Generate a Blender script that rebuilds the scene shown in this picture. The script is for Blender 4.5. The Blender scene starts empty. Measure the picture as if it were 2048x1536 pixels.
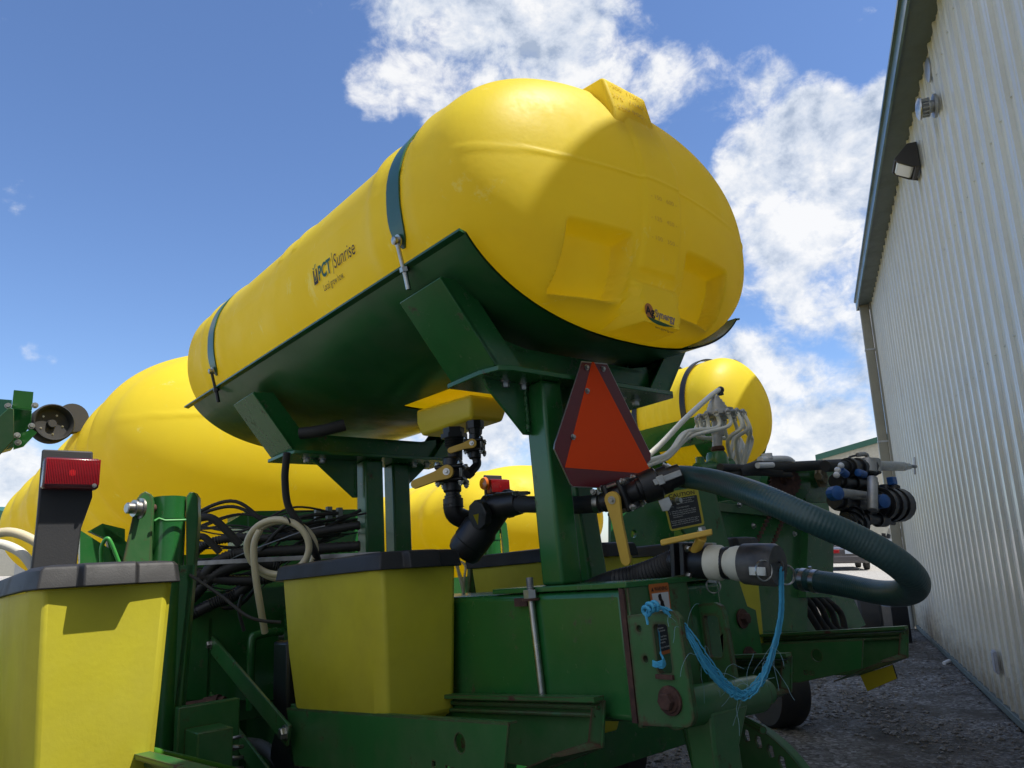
import bpy, bmesh, math, random
from mathutils import Vector, Matrix, geometry, noise
random.seed(7)
SC=bpy.context.scene; COL=SC.collection
R_=math.radians
# ------------------------------------------------------------------ camera
F=1450.; CX=1024.; CY=768.
CAMP=Vector((0,0,1.5))
Cw=Matrix(((0.99955986,-0.029666244,0.0),(0.00641875,0.216270207,0.976312449),(-0.0289635234,-0.975882735,0.216365438)))   # world <- (right, down, forward)
camd=bpy.data.cameras.new('camera'); cam=bpy.data.objects.new('camera',camd); COL.objects.link(cam); SC.camera=cam
rot=Matrix((Cw.col[0],-Cw.col[1],-Cw.col[2])).transposed()
cam.matrix_world=Matrix.Translation(CAMP)@rot.to_4x4()
camd.sensor_width=36; camd.lens=F/2048*36; camd.clip_start=.05; camd.clip_end=3000
# ------------------------------------------------------------------ light
SUN=Vector((0.415,-0.135,0.905)).normalized()
sd=bpy.data.lights.new('sun','SUN'); so=bpy.data.objects.new('sun',sd); COL.objects.link(so)
sd.energy=3.7; sd.angle=R_(.5); sd.color=(1,.95,.86)
so.rotation_euler=SUN.to_track_quat('Z','Y').to_euler(); so.location=(0,0,30)
SC.view_settings.view_transform='Standard'; SC.view_settings.look='None'; SC.view_settings.gamma=1
SC.view_settings.exposure=0.72
SKY=.115
def pixdir(px,py):
    return (Cw@Vector(((px-CX)/F,(py-CY)/F,1))).normalized()
def make_world():
    W=bpy.data.worlds.new('World'); SC.world=W; W.use_nodes=True
    N=W.node_tree.nodes; L=W.node_tree.links; N.clear()
    out=N.new('ShaderNodeOutputWorld'); bg=N.new('ShaderNodeBackground'); L.new(bg.outputs[0],out.inputs[0])
    sky=N.new('ShaderNodeTexSky'); sky.sky_type='NISHITA'; sky.sun_disc=False
    sky.sun_elevation=math.asin(SUN.z); sky.sun_rotation=math.atan2(SUN.x,SUN.y)
    sky.air_density=1.0; sky.dust_density=.35; sky.ozone_density=2.2; sky.altitude=100
    tc=N.new('ShaderNodeTexCoord')
    def math_(op,a,b=None,c=None,clamp=False):
        n=N.new('ShaderNodeMath'); n.operation=op; n.use_clamp=clamp
        for i,x in enumerate((a,b,c)):
            if x is None: continue
            if isinstance(x,(int,float)): n.inputs[i].default_value=x
            else: L.new(x,n.inputs[i])
        return n.outputs[0]
    nrm=N.new('ShaderNodeVectorMath'); nrm.operation='NORMALIZE'; L.new(tc.outputs['Generated'],nrm.inputs[0]); D=nrm.outputs[0]
    def nz(scale,detail,rough,dist=0,off=(0,0,0)):
        m=N.new('ShaderNodeMapping'); L.new(D,m.inputs[0]); m.inputs['Location'].default_value=off; m.inputs['Scale'].default_value=(1,1,1.25)
        n=N.new('ShaderNodeTexNoise'); n.inputs['Scale'].default_value=scale; n.inputs['Detail'].default_value=detail
        n.inputs['Roughness'].default_value=rough; n.inputs['Distortion'].default_value=dist; L.new(m.outputs[0],n.inputs[0]); return n.outputs[0]
    # blobs: px,py, radius px, weight
    blobs=[(890,40,150,.62),(1010,60,190,.72),(1130,60,150,.66),(1215,95,95,.52),(760,150,95,.44),(880,140,120,.5),(1330,170,85,.5),(1430,170,95,.4),(1520,165,95,.5),(1590,195,70,.4),
           (1530,330,110,.85),(1610,290,120,.95),(1700,330,130,.95),(1790,240,90,.9),(1490,420,70,.5),(1560,440,120,.66),(1680,450,150,.74),(1640,580,140,.60),(1740,640,110,.6),(1500,560,60,.4),
           (1420,720,90,.65),(1500,740,110,.7),(1600,790,110,.60),(1700,780,100,.58),(1650,880,130,.8),(1560,850,90,.6),(1740,720,60,.5),(960,830,130,.7),(920,960,120,.6),(1350,740,60,.6),
           (20,960,110,.7),(-120,900,160,.7),(40,430,26,.22),(-400,300,300,.7),(2300,200,500,.8),(600,1020,300,.5),(1800,1000,200,.6)]
    blobs=[(x,y,r,w*1.0) for x,y,r,w in blobs]
    acc=None
    for (x,y,r,w) in blobs:
        d=pixdir(x,y); v=N.new('ShaderNodeVectorMath'); v.operation='DOT_PRODUCT'; L.new(D,v.inputs[0]); v.inputs[1].default_value=d
        e=pixdir(x+r,y); ca=min(.99999,d.dot(e))
        mr=N.new('ShaderNodeMapRange'); mr.interpolation_type='SMOOTHSTEP'; L.new(v.outputs['Value'],mr.inputs['Value'])
        mr.inputs['From Min'].default_value=1-(1-ca)*1.9; mr.inputs['From Max'].default_value=1-(1-ca)*.05
        mr.inputs['To Min'].default_value=0; mr.inputs['To Max'].default_value=w
        acc=mr.outputs[0] if acc is None else math_('MAXIMUM',acc,mr.outputs[0])
    vb=N.new('ShaderNodeVectorMath'); vb.operation='DOT_PRODUCT'; L.new(D,vb.inputs[0]); vb.inputs[1].default_value=(0.25,-.93,.27)  # unseen cloud cover behind the camera, added to fill the shaded sides
    mb=N.new('ShaderNodeMapRange'); L.new(vb.outputs['Value'],mb.inputs['Value']); mb.inputs['From Min'].default_value=-.15; mb.inputs['From Max'].default_value=.45; mb.inputs['To Max'].default_value=.62
    acc=math_('MAXIMUM',acc,mb.outputs[0])
    n1=nz(9,9,.62,.25); n2=nz(26,7,.62,.4,(3,1,2)); n3=nz(4,3,.5,0,(5,5,1))
    nn=math_('ADD',math_('MULTIPLY',n1,.68),math_('MULTIPLY',n2,.32))
    dens=math_('ADD',acc,math_('MULTIPLY',math_('SUBTRACT',nn,.5),2.0))
    cov=N.new('ShaderNodeMapRange'); cov.interpolation_type='SMOOTHSTEP'; L.new(dens,cov.inputs['Value'])
    cov.inputs['From Min'].default_value=.24; cov.inputs['From Max'].default_value=.68
    # sunward shading of the puffs, painted into the cloud colour
    so_=SUN*.028
    n1s=nz(9,9,.62,.25,tuple(so_)); n2s=nz(26,7,.62,.4,(3+so_.x,1+so_.y,2+so_.z))
    nns=math_('ADD',math_('MULTIPLY',n1s,.68),math_('MULTIPLY',n2s,.32))
    emb=math_('MULTIPLY',math_('SUBTRACT',nn,nns),4.6)
    big=math_('MULTIPLY',math_('SUBTRACT',nz(5,4,.5,0,(1,2,.04)),.5),1.6)
    thick=math_('MULTIPLY',math_('SUBTRACT',dens,.75),-.35)
    sh=N.new('ShaderNodeMapRange'); L.new(math_('ADD',math_('ADD',emb,big),thick),sh.inputs['Value'])
    sh.inputs['From Min'].default_value=-.62; sh.inputs['From Max'].default_value=.42
    cr=N.new('ShaderNodeValToRGB'); L.new(sh.outputs[0],cr.inputs[0])
    cr.color_ramp.elements[0].position=.0; cr.color_ramp.elements[0].color=(.42,.50,.64,1)
    cr.color_ramp.elements[1].position=1; cr.color_ramp.elements[1].color=(1.0,1.0,1.0,1)
    e=cr.color_ramp.elements.new(.45); e.color=(.70,.76,.86,1)
    cs=N.new('ShaderNodeVectorMath'); cs.operation='SCALE'; L.new(cr.outputs[0],cs.inputs[0]); cs.inputs['Scale'].default_value=.61/SKY
    tint=N.new('ShaderNodeMix'); tint.data_type='RGBA'; tint.blend_type='MULTIPLY'; tint.inputs[0].default_value=1
    L.new(sky.outputs[0],tint.inputs[6]); tint.inputs[7].default_value=(.68,.77,.93,1)
    mx=N.new('ShaderNodeMix'); mx.data_type='RGBA'; L.new(math_('MULTIPLY',cov.outputs[0],.93),mx.inputs[0]); L.new(tint.outputs[2],mx.inputs[6]); L.new(cs.outputs[0],mx.inputs[7])
    L.new(mx.outputs[2],bg.inputs[0]); bg.inputs[1].default_value=SKY
    W.cycles.sampling_method='MANUAL'; W.cycles.sample_map_resolution=512
make_world()
# ------------------------------------------------------------------ frames
Rp=Matrix(((0.77257487,-0.63084697,-0.07183433),(0.1090654,0.24331545,-0.96379579),(0.62548606,0.73676977,0.25678298)))  # cam <- machine frame
Mp=Cw@Rp
# machine frame: x = across the planter (to the right and away), y = forward, z = up; origin at the camera
def W_(p): return CAMP+Mp@Vector(p)
def ray(px,py): return Rp.transposed()@Vector(((px-CX)/F,(py-CY)/F,1.))
def PX(px,py,x): r=ray(px,py); return r*(x/r.x)
def PY(px,py,y): r=ray(px,py); return r*(y/r.y)
def PZ(px,py,z): r=ray(px,py); return r*(z/r.z)
def PD(px,py,d): return ray(px,py)*d
def G_(px,py,z=0):
    r=Cw@Vector(((px-CX)/F,(py-CY)/F,1.)); return CAMP+r*((z-1.5)/r.z)
def GD(px,py,d): return CAMP+(Cw@Vector(((px-CX)/F,(py-CY)/F,1.)))*d
def toP(w): return Mp.inverted()@(Vector(w)-CAMP)
_ta=(Rp.transposed()@Vector((-1238,422,F))).normalized()
_tx=(Vector((1,0,0))-_ta*_ta.x).normalized(); _tz=_tx.cross(_ta)
Tk=Matrix((_tx,_ta,_tz)).transposed()      # machine <- tank frame
# ------------------------------------------------------------------ mesh builder
def cat(pts,n=6):
    pts=[Vector(p) for p in pts]; o=[]
    for i in range(len(pts)-1):
        p0=pts[max(i-1,0)];p1=pts[i];p2=pts[i+1];p3=pts[min(i+2,len(pts)-1)]
        for k in range(n):
            t=k/n
            o.append(.5*((2*p1)+(p2-p0)*t+(2*p0-5*p1+4*p2-p3)*t*t+(3*p1-p0-3*p2+p3)*t**3))
    o.append(pts[-1]); return o
def perp(d):
    d=Vector(d).normalized(); a=Vector((0,0,1)) if abs(d.z)<.9 else Vector((1,0,0))
    u=d.cross(a).normalized(); return u,d.cross(u).normalized()
class MB:
    def __init__(s,world=False,T=None): s.v=[];s.f=[];s.world=world;s.T=T
    def add(s,vs,fs):
        o=len(s.v); s.v+= [Vector(p) for p in vs]; s.f+=[[i+o for i in q] for q in fs]; return s
    def box(s,o,a,b,c):
        o=Vector(o);a=Vector(a);b=Vector(b);c=Vector(c)
        return s.add([o,o+a,o+a+b,o+b,o+c,o+a+c,o+a+b+c,o+b+c],[(0,3,2,1),(4,5,6,7),(0,1,5,4),(1,2,6,5),(2,3,7,6),(3,0,4,7)])
    def ab(s,x0,x1,y0,y1,z0,z1): return s.box((x0,y0,z0),(x1-x0,0,0),(0,y1-y0,0),(0,0,z1-z0))
    def bar(s,p,q,w,h,up=(0,0,1)):
        p=Vector(p);q=Vector(q);d=(q-p); u=d.cross(Vector(up)).normalized(); v=u.cross(d).normalized()
        return s.box(p-u*w/2-v*h/2,u*w,v*h,d)
    def plate(s,outer,ext,holes=()):
        ext=Vector(ext); loops=[[Vector(p) for p in outer]]+[[Vector(p) for p in h] for h in holes]
        tris=geometry.tessellate_polygon(loops); flat=[p for l in loops for p in l]; n=len(flat)
        fs=[tuple(t) for t in tris]+[tuple(i+n for i in reversed(t)) for t in tris]
        o=0
        for l in loops:
            m=len(l)
            for i in range(m): j=(i+1)%m; fs.append((o+i,o+j,o+j+n,o+i+n))
            o+=m
        return s.add(flat+[p+ext for p in flat],fs)
    def loft(s,rings,close=True,cap=True):
        n=len(rings[0]); vs=[p for r in rings for p in r]; fs=[]
        for k in range(len(rings)-1):
            for i in range(n if close else n-1):
                j=(i+1)%n; fs.append((k*n+i,k*n+j,(k+1)*n+j,(k+1)*n+i))
        if cap: fs.append(tuple(range(n))[::-1]); fs.append(tuple(range((len(rings)-1)*n,len(rings)*n)))
        return s.add(vs,fs)
    def tube(s,pts,r,n=12,cap=True):
        pts=[Vector(p) for p in pts]; m=len(pts); rings=[]; u=None
        for i,p in enumerate(pts):
            d=(pts[min(i+1,m-1)]-pts[max(i-1,0)]).normalized()
            if u is None: u,_=perp(d)
            u=(u-d*u.dot(d)).normalized(); v=d.cross(u)
            rr=r[i] if isinstance(r,(list,tuple)) else (r(i/(m-1)) if callable(r) else r)
            rings.append([p+(u*math.cos(2*math.pi*k/n)+v*math.sin(2*math.pi*k/n))*rr for k in range(n)])
        return s.loft(rings,cap=cap)
    def lathe(s,p,d,prof,n=24):
        p=Vector(p);d=Vector(d).normalized();u,v=perp(d)
        return s.loft([[p+d*h+(u*math.cos(2*math.pi*k/n)+v*math.sin(2*math.pi*k/n))*max(r,1e-4) for k in range(n)] for h,r in prof])
    def cyl(s,p,q,r,n=20,r2=None):
        p=Vector(p);q=Vector(q); return s.lathe(p,q-p,[(0,r),((q-p).length,r if r2 is None else r2)],n)
    def hex(s,p,d,r,h,stud=0):
        d=Vector(d).normalized(); s.lathe(p,d,[(0,r*1.35),(h*.25,r*1.35)],16); s.lathe(Vector(p)+d*h*.25,d,[(0,r),(h*.75,r),(h,r*.85)],6)
        if stud: s.lathe(Vector(p)+d*h,d,[(0,r*.55),(stud,r*.55)],10)
        return s
    def ring(s,c,nrm,Rr,r,n=28,m=8,ax=1.):
        u,v=perp(nrm); c=Vector(c); pts=[c+(u*math.cos(a)*Rr+v*math.sin(a)*Rr*ax) for a in [2*math.pi*i/n for i in range(n+1)]]
        return s.tube(pts,r,m,cap=False)
    def ball(s,c,r,n=12,sz=1.):
        return s.lathe(Vector(c)-Vector((0,0,r*sz)),(0,0,1),[(r*sz*(1-math.cos(math.pi*i/n)),r*math.sin(math.pi*i/n)) for i in range(n+1)],n+4)
    def grid(s,rows):
        n=len(rows[0]); return s.add([p for r in rows for p in r],[(k*n+i,k*n+i+1,(k+1)*n+i+1,(k+1)*n+i) for k in range(len(rows)-1) for i in range(n-1)])
    def build(s,name,mat,parent=None,bevel=0,smooth=38,recalc=True,seg=2):
        T=s.T
        pts=[(Vector(p) if s.world else W_(T@p if T else p)) for p in s.v]
        if parent is None:
            if pts:
                c=sum(pts,Vector())/len(pts); base=Vector((c.x,c.y,min(p.z for p in pts)))
            else: base=Vector()
        else:
            base=parent.get('_b'); base=Vector(base) if base is not None else Vector()
        me=bpy.data.meshes.new(name); me.from_pydata([p-base for p in pts],[],s.f); me.validate()
        if recalc:
            b=bmesh.new(); b.from_mesh(me); bmesh.ops.remove_doubles(b,verts=b.verts,dist=1e-6); bmesh.ops.recalc_face_normals(b,faces=b.faces); b.to_mesh(me); b.free()
        o=bpy.data.objects.new(name,me); COL.objects.link(o); me.materials.append(mat)
        if smooth:
            for p in me.polygons: p.use_smooth=True
            me.set_sharp_from_angle(angle=R_(smooth))
        if bevel:
            m=o.modifiers.new('bevel','BEVEL'); m.width=bevel; m.segments=seg; m.limit_method='ANGLE'; m.angle_limit=R_(40)
        o['_b']=tuple(base)
        if parent is None: o.location=base
        else: o.parent=parent
        return o
def tag(o,label=None,cat=None,group=None,kind=None):
    if label: o['label']=label
    if cat: o['category']=cat
    if group: o['group']=group
    if kind: o['kind']=kind
    return o
def thing(name,loc,label,cat,group=None,world=False):
    o=bpy.data.objects.new(name,None); COL.objects.link(o); b=Vector(loc) if world else W_(loc); o.location=b; o['_b']=tuple(b); o.empty_display_size=.1
    return tag(o,label,cat,group)
def struct(o): o['kind']='structure'; return o
def dup(root,off,label=None,skip=()):
    def cp(o,par):
        c=o.copy(); COL.objects.link(c); c.parent=par
        for ch in list(o.children):
            if ch.name.split('.')[0] not in skip: cp(ch,c)
        return c
    r=cp(root,None); r.location=root.location+off; r['_b']=tuple(Vector(root['_b'])+off)
    if label: r['label']=label
    return r
# ------------------------------------------------------------------ materials
MC={}
def mat(name,col,rough=.5,metal=0,col2=None,nscale=6,namt=.5,bump=0,bscale=200,spec=.5,coat=0,rust=0,dust=0,sss=0,edge=0,tl=0,scuff=0,alpha=None,trans=0,emit=None,rvar=0):
    if name in MC: return MC[name]
    m=bpy.data.materials.new(name); m.use_nodes=True; N=m.node_tree.nodes; L=m.node_tree.links; b=N['Principled BSDF']
    b.inputs['Roughness'].default_value=rough; b.inputs['Metallic'].default_value=metal; b.inputs['Specular IOR Level'].default_value=spec
    if coat: b.inputs['Coat Weight'].default_value=coat; b.inputs['Coat Roughness'].default_value=.12
    if trans: b.inputs['Transmission Weight'].default_value=trans
    if emit: b.inputs['Emission Color'].default_value=(*emit[0],1); b.inputs['Emission Strength'].default_value=emit[1]
    if sss:
        b.inputs['Subsurface Weight'].default_value=sss; b.inputs['Subsurface Radius'].default_value=(.03,.02,.005); b.inputs['Subsurface Scale'].default_value=.6
    tc=N.new('ShaderNodeTexCoord').outputs['Object']
    def nz(sc,det=6,ro=.6,stretch=None):
        n=N.new('ShaderNodeTexNoise'); n.inputs['Scale'].default_value=sc; n.inputs['Detail'].default_value=det; n.inputs['Roughness'].default_value=ro
        if stretch:
            mp=N.new('ShaderNodeMapping'); mp.inputs['Scale'].default_value=stretch; L.new(tc,mp.inputs[0]); L.new(mp.outputs[0],n.inputs[0])
        else: L.new(tc,n.inputs[0])
        return n.outputs[0]
    def ramp(x,a,bb,lo=0.,hi=1.):
        r=N.new('ShaderNodeMapRange'); L.new(x,r.inputs[0]); r.inputs[1].default_value=a; r.inputs[2].default_value=bb; r.inputs[3].default_value=lo; r.inputs[4].default_value=hi; return r.outputs[0]
    def mix(f,a,c):
        x=N.new('ShaderNodeMix'); x.data_type='RGBA'
        if isinstance(f,(int,float)): x.inputs[0].default_value=f
        else: L.new(f,x.inputs[0])
        for i,k in ((6,a),(7,c)):
            if isinstance(k,tuple): x.inputs[i].default_value=(*k,1)
            else: L.new(k,x.inputs[i])
        return x.outputs[2]
    def mm(op,a,c):
        x=N.new('ShaderNodeMath'); x.operation=op; x.use_clamp=True
        for i,k in ((0,a),(1,c)):
            if isinstance(k,(int,float)): x.inputs[i].default_value=k
            else: L.new(k,x.inputs[i])
        return x.outputs[0]
    c2=col2 or tuple(x*.72 for x in col)
    c=mix(ramp(nz(nscale),.35,.7,0,namt),col,c2)
    if scuff:
        c=mix(ramp(nz(5,12,.78,(1,3,1)),.60,.66,0,scuff),c,(.97,.90,.30))
        c=mix(ramp(nz(.9,5,.6,(1,1,2.5)),.5,.75,0,scuff*.5),c,(.80,.60,.05))
    rg=None
    if dust:
        c=mix(ramp(nz(3.3,8,.7),.45,.75,0,dust),c,(.23,.2,.15)); rg=ramp(nz(3.3,8,.7),.45,.75,rough,min(1,rough+.35))
    if rust or edge:
        f=ramp(nz(14,10,.72),.62-.18*rust,.70-.14*rust,0,1) if rust else None
        if edge:
            bv=N.new('ShaderNodeBevel'); bv.samples=4; bv.inputs[0].default_value=edge
            ge=N.new('ShaderNodeNewGeometry'); dt=N.new('ShaderNodeVectorMath'); dt.operation='DOT_PRODUCT'; L.new(bv.outputs[0],dt.inputs[0]); L.new(ge.outputs['Normal'],dt.inputs[1])
            ee=ramp(dt.outputs['Value'],.995,.90,0,1); ee=mm('MULTIPLY',ee,ramp(nz(22,8,.7),.38,.5,0,1))
            f=ee if f is None else mm('MAXIMUM',f,ee)
        rc=mix(nz(60,5,.7),(.045,.02,.014),(.12,.045,.025)); c=mix(f,c,rc)
        rr=N.new('ShaderNodeMapRange'); L.new(f,rr.inputs[0]); rr.inputs[3].default_value=rough; rr.inputs[4].default_value=.9; rg=rr.outputs[0]
    L.new(c,b.inputs['Base Color'])
    if rvar and rg is None: rg=ramp(nz(9,6,.6),.3,.7,rough-rvar,rough+rvar)
    if rg is not None: L.new(rg,b.inputs['Roughness'])
    if bump:
        bp=N.new('ShaderNodeBump'); bp.inputs['Strength'].default_value=bump; bp.inputs['Distance'].default_value=.002; L.new(nz(bscale,3,.6),bp.inputs['Height']); L.new(bp.outputs[0],b.inputs['Normal'])
    if tl:
        tr=N.new('ShaderNodeBsdfTranslucent'); L.new(c,tr.inputs[0]); ms=N.new('ShaderNodeMixShader'); ms.inputs[0].default_value=tl
        out=[n for n in N if n.type=='OUTPUT_MATERIAL'][0]; L.new(b.outputs[0],ms.inputs[1]); L.new(tr.outputs[0],ms.inputs[2]); L.new(ms.outputs[0],out.inputs[0])
    MC[name]=m; return m
YEL=mat('yellow_poly',(.95,.80,.055),.46,col2=(.92,.73,.04),nscale=1.6,namt=.7,bump=.25,bscale=60,rvar=.06,spec=.35,tl=.42,scuff=.8,dust=.05)
YEL2=mat('yellow_poly_sump',(.93,.78,.06),.4,col2=(.88,.70,.05),nscale=4,namt=.5,bump=.2,bscale=60,tl=.2)
HOP=mat('hopper_yellow',(.78,.70,.05),.42,col2=(.66,.58,.04),nscale=5,namt=.9,bump=.2,bscale=90,rvar=.08,dust=.10,tl=.30)
GRN=mat('green_paint',(.018,.135,.030),.27,col2=(.013,.090,.021),nscale=5,namt=.6,coat=.2,dust=.13,rust=.04)
GRS=mat('green_saddle_paint',(.018,.115,.030),.3,col2=(.012,.085,.022),nscale=3,namt=.8,coat=.2,dust=.16)
GRL=mat('green_strap_paint',(.012,.105,.055),.35,coat=.2)
GRR=mat('rusty_green_paint',(.025,.13,.032),.45,col2=(.03,.10,.03),nscale=6,namt=.7,rust=.25,edge=.014,dust=.25)
GRE=mat('worn_green_paint',(.022,.135,.032),.36,col2=(.018,.10,.024),nscale=6,namt=.7,rust=.08,edge=.006,dust=.25)
RUST=mat('rust',(.05,.022,.017),.85,col2=(.11,.05,.035),nscale=40,namt=1,bump=.5,bscale=120)
BLK=mat('black_plastic',(.012,.012,.013),.38,col2=(.02,.02,.022),nscale=12,bump=.1,bscale=300,rvar=.1)
LID=mat('lid_plastic',(.012,.012,.014),.58,col2=(.022,.022,.025),nscale=9,namt=.8,bump=.18,bscale=320,dust=.08,rvar=.08)
RUB=mat('rubber',(.015,.015,.016),.65,col2=(.03,.028,.025),nscale=8,bump=.2,dust=.15)
SIL=mat('zinc',(.52,.52,.5),.35,1,col2=(.34,.33,.3),nscale=30,namt=.8,rvar=.1)
STL=mat('dull_steel',(.32,.32,.33),.45,.9,col2=(.2,.19,.18),nscale=25,namt=.9)
ALU=mat('cast_alloy',(.45,.44,.42),.5,.7,col2=(.25,.24,.22),nscale=14,namt=.8)
HDL=mat('yellow_handle',(.72,.44,.06),.45,col2=(.6,.36,.05),nscale=10,dust=.1)
CRM=mat('cream_hose',(.62,.55,.38),.35,col2=(.5,.42,.26),nscale=7,sss=.1,rvar=.05)
WTB=mat('white_tube',(.72,.70,.62),.3,col2=(.6,.56,.46),nscale=7)
CRF=mat('cream_fitting',(.72,.68,.54),.5,col2=(.42,.39,.30),nscale=9,bump=.2)
RED=mat('red_lens',(.30,.004,.009),.12,coat=.5,namt=0)
REDB=mat('red_lens_body',(.10,.004,.008),.25,coat=.4,namt=0)
ORG=mat('fluorescent_orange',(1.0,.080,.008),.6,col2=(1.0,.07,.008),nscale=3,namt=.4,spec=.2)
DRD=mat('reflective_red_border',(.15,.007,.012),.3,col2=(.12,.006,.010),nscale=60,namt=.6,coat=.3)
TWN=mat('blue_twine',(.07,.40,.60),.6,col2=(.04,.28,.48),nscale=60,namt=.8)
BLU=mat('blue_cap',(.02,.10,.32),.4)
WHT=mat('white_plastic',(.7,.7,.7),.4)
STK=mat('sticker_white',(.6,.6,.6),.5); SBK=mat('sticker_black',(.012,.012,.016),.5); SYL=mat('sticker_yellow',(.62,.50,.03),.5); SOR=mat('sticker_orange',(.50,.13,.02),.5)
TXB=mat('print_black',(.02,.012,.01),.6,namt=0); TXG=mat('print_green',(.01,.13,.09),.6,namt=0); TXW=mat('print_white',(.65,.65,.62),.6,namt=0); TXA=mat('print_grey',(.30,.24,.20),.6,namt=0); TXO=mat('print_orange',(.55,.20,.05),.6,namt=0)
TXD=mat('print_dark_green',(.02,.10,.03),.6,namt=0)
AMB=mat('amber_lens',(.7,.16,.01),.15,coat=.4,namt=0)
GALV=mat('galvanised',(.42,.43,.43),.45,.7,col2=(.3,.3,.3),nscale=12)
def ribbed(name,col,rough,scale,bump,spec=.5,col2=None):
    m=mat(name,col,rough,col2=col2,nscale=8,dust=.12); return m
GHO=mat('green_hose',(.018,.060,.058),.40,col2=(.012,.040,.040),nscale=5,namt=.7,coat=.15,dust=.12)
CHO=mat('corrugated_black',(.014,.014,.016),.5,dust=.15)
# ------------------------------------------------------------------ text
def text_mesh(s,size,bold=0):
    c=bpy.data.curves.new('t','FONT'); c.body=s; c.size=size; c.offset=bold*size; c.resolution_u=3
    o=bpy.data.objects.new('t',c); COL.objects.link(o); bpy.context.view_layer.update()
    me=bpy.data.meshes.new_from_object(o.evaluated_get(bpy.context.evaluated_depsgraph_get())); bpy.data.objects.remove(o)
    vs=[v.co.copy() for v in me.vertices]; fs=[tuple(p.vertices) for p in me.polygons]; bpy.data.meshes.remove(me)
    w=max(v.x for v in vs) if vs else 0
    return vs,fs,w
def text(mb,s,size,fn,width=None,bold=0,x0=0,y0=0,shear=0):
    vs,fs,w=text_mesh(s,size,bold); k=(width/w) if width else 1
    mb.add([fn(x0+v.x*k+shear*v.y,y0+v.y) for v in vs],fs); return w*k
exec_parts=[]
# ================================================================== SETTING
def world_mat_ground():
    m=bpy.data.materials.new('gravel_ground'); m.use_nodes=True; N=m.node_tree.nodes; L=m.node_tree.links; b=N['Principled BSDF']
    tc=N.new('ShaderNodeTexCoord').outputs['Object']
    def nz(s,d=8,r=.65):
        n=N.new('ShaderNodeTexNoise'); n.inputs['Scale'].default_value=s; n.inputs['Detail'].default_value=d; n.inputs['Roughness'].default_value=r; L.new(tc,n.inputs[0]); return n.outputs[0]
    def ramp(x,st):
        r=N.new('ShaderNodeValToRGB'); L.new(x,r.inputs[0]); e=r.color_ramp.elements
        e[0].position=st[0][0]; e[0].color=(*st[0][1],1); e[1].position=st[-1][0]; e[1].color=(*st[-1][1],1)
        for p,c in st[1:-1]: k=e.new(p); k.color=(*c,1)
        return r.outputs[0]
    def mix(f,a,c,bt='MIX'):
        x=N.new('ShaderNodeMix'); x.data_type='RGBA'; x.blend_type=bt; L.new(f,x.inputs[0]) if not isinstance(f,float) else setattr(x.inputs[0],'default_value',f)
        for i,k in ((6,a),(7,c)):
            if isinstance(k,tuple): x.inputs[i].default_value=(*k,1)
            else: L.new(k,x.inputs[i])
        return x.outputs[2]
    v=N.new('ShaderNodeTexVoronoi'); v.inputs['Scale'].default_value=42; L.new(tc,v.inputs[0])
    v2=N.new('ShaderNodeTexVoronoi'); v2.inputs['Scale'].default_value=95; L.new(tc,v2.inputs[0])
    sepc=N.new('ShaderNodeSeparateColor'); L.new(v.outputs['Color'],sepc.inputs[0])
    stone=ramp(sepc.outputs[0],[(0,(.10,.09,.08)),(.45,(.22,.205,.185)),(.8,(.34,.325,.30)),(1,(.5,.49,.47))])
    dirt=ramp(nz(5),[(.3,(.065,.056,.042)),(.55,(.12,.105,.082)),(.8,(.18,.165,.14))])
    f=ramp(nz(.9,10,.7),[(.40,(0,0,0)),(.58,(1,1,1))])
    near=mix(f,dirt,stone)
    far=mix(ramp(nz(.25,6,.6),[(.3,(0,0,0)),(.7,(1,1,1))]),(.55,.53,.49),(.66,.64,.60))
    # the open yard beyond the building is painted paler for its sunlight; the strip beside the wall is damp, dirty gravel
    sp=N.new('ShaderNodeSeparateXYZ'); L.new(tc,sp.inputs[0])
    mr=N.new('ShaderNodeMapRange'); L.new(sp.outputs[1],mr.inputs[0]); mr.inputs[1].default_value=10.; mr.inputs[2].default_value=14.
    g=mix(mr.outputs[0],near,mix(.5,far,stone)); L.new(g,b.inputs['Base Color']); b.inputs['Roughness'].default_value=.9; b.inputs['Specular IOR Level'].default_value=.25
    add=N.new('ShaderNodeMath'); add.operation='ADD'; L.new(v.outputs['Distance'],add.inputs[0]); L.new(v2.outputs['Distance'],add.inputs[1])
    mul=N.new('ShaderNodeMath'); mul.operation='MULTIPLY_ADD'; L.new(add.outputs[0],mul.inputs[0]); mul.inputs[1].default_value=-1.; L.new(nz(3),mul.inputs[2])
    bp=N.new('ShaderNodeBump'); bp.inputs['Strength'].default_value=.8; bp.inputs['Distance'].default_value=.02; L.new(mul.outputs[0],bp.inputs['Height']); L.new(bp.outputs[0],b.inputs['Normal'])
    return m
GM=world_mat_ground()
b=MB(world=True)
N1=60
def gz(x,y): return 0.012*noise.noise(Vector((x*.9,y*.9,0)))+.02*noise.noise(Vector((x*.25,y*.25,3)))
rows=[[Vector((x,y,gz(x,y))) for x in [(-6+i*.25) for i in range(73)]] for y in [(-2+j*.25) for j in range(73)]]
b.grid(rows)
X0,X1,Y0,Y1=-6.,12.,-2.,16.
def edge(x,y): return Vector((x,y,gz(x,y)))
for (xa,xb,ya,yb) in ((-900,X0,-900,1500),(X1,1500,-900,1500),(X0,X1,-900,Y0),(X0,X1,Y1,1500)):
    b.box((xa,ya,-.03),(xb-xa,0,0),(0,yb-ya,0),(0,0,.02))
g=b.build('ground',GM,smooth=0,recalc=False); g.location=g.location; struct(g)
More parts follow.
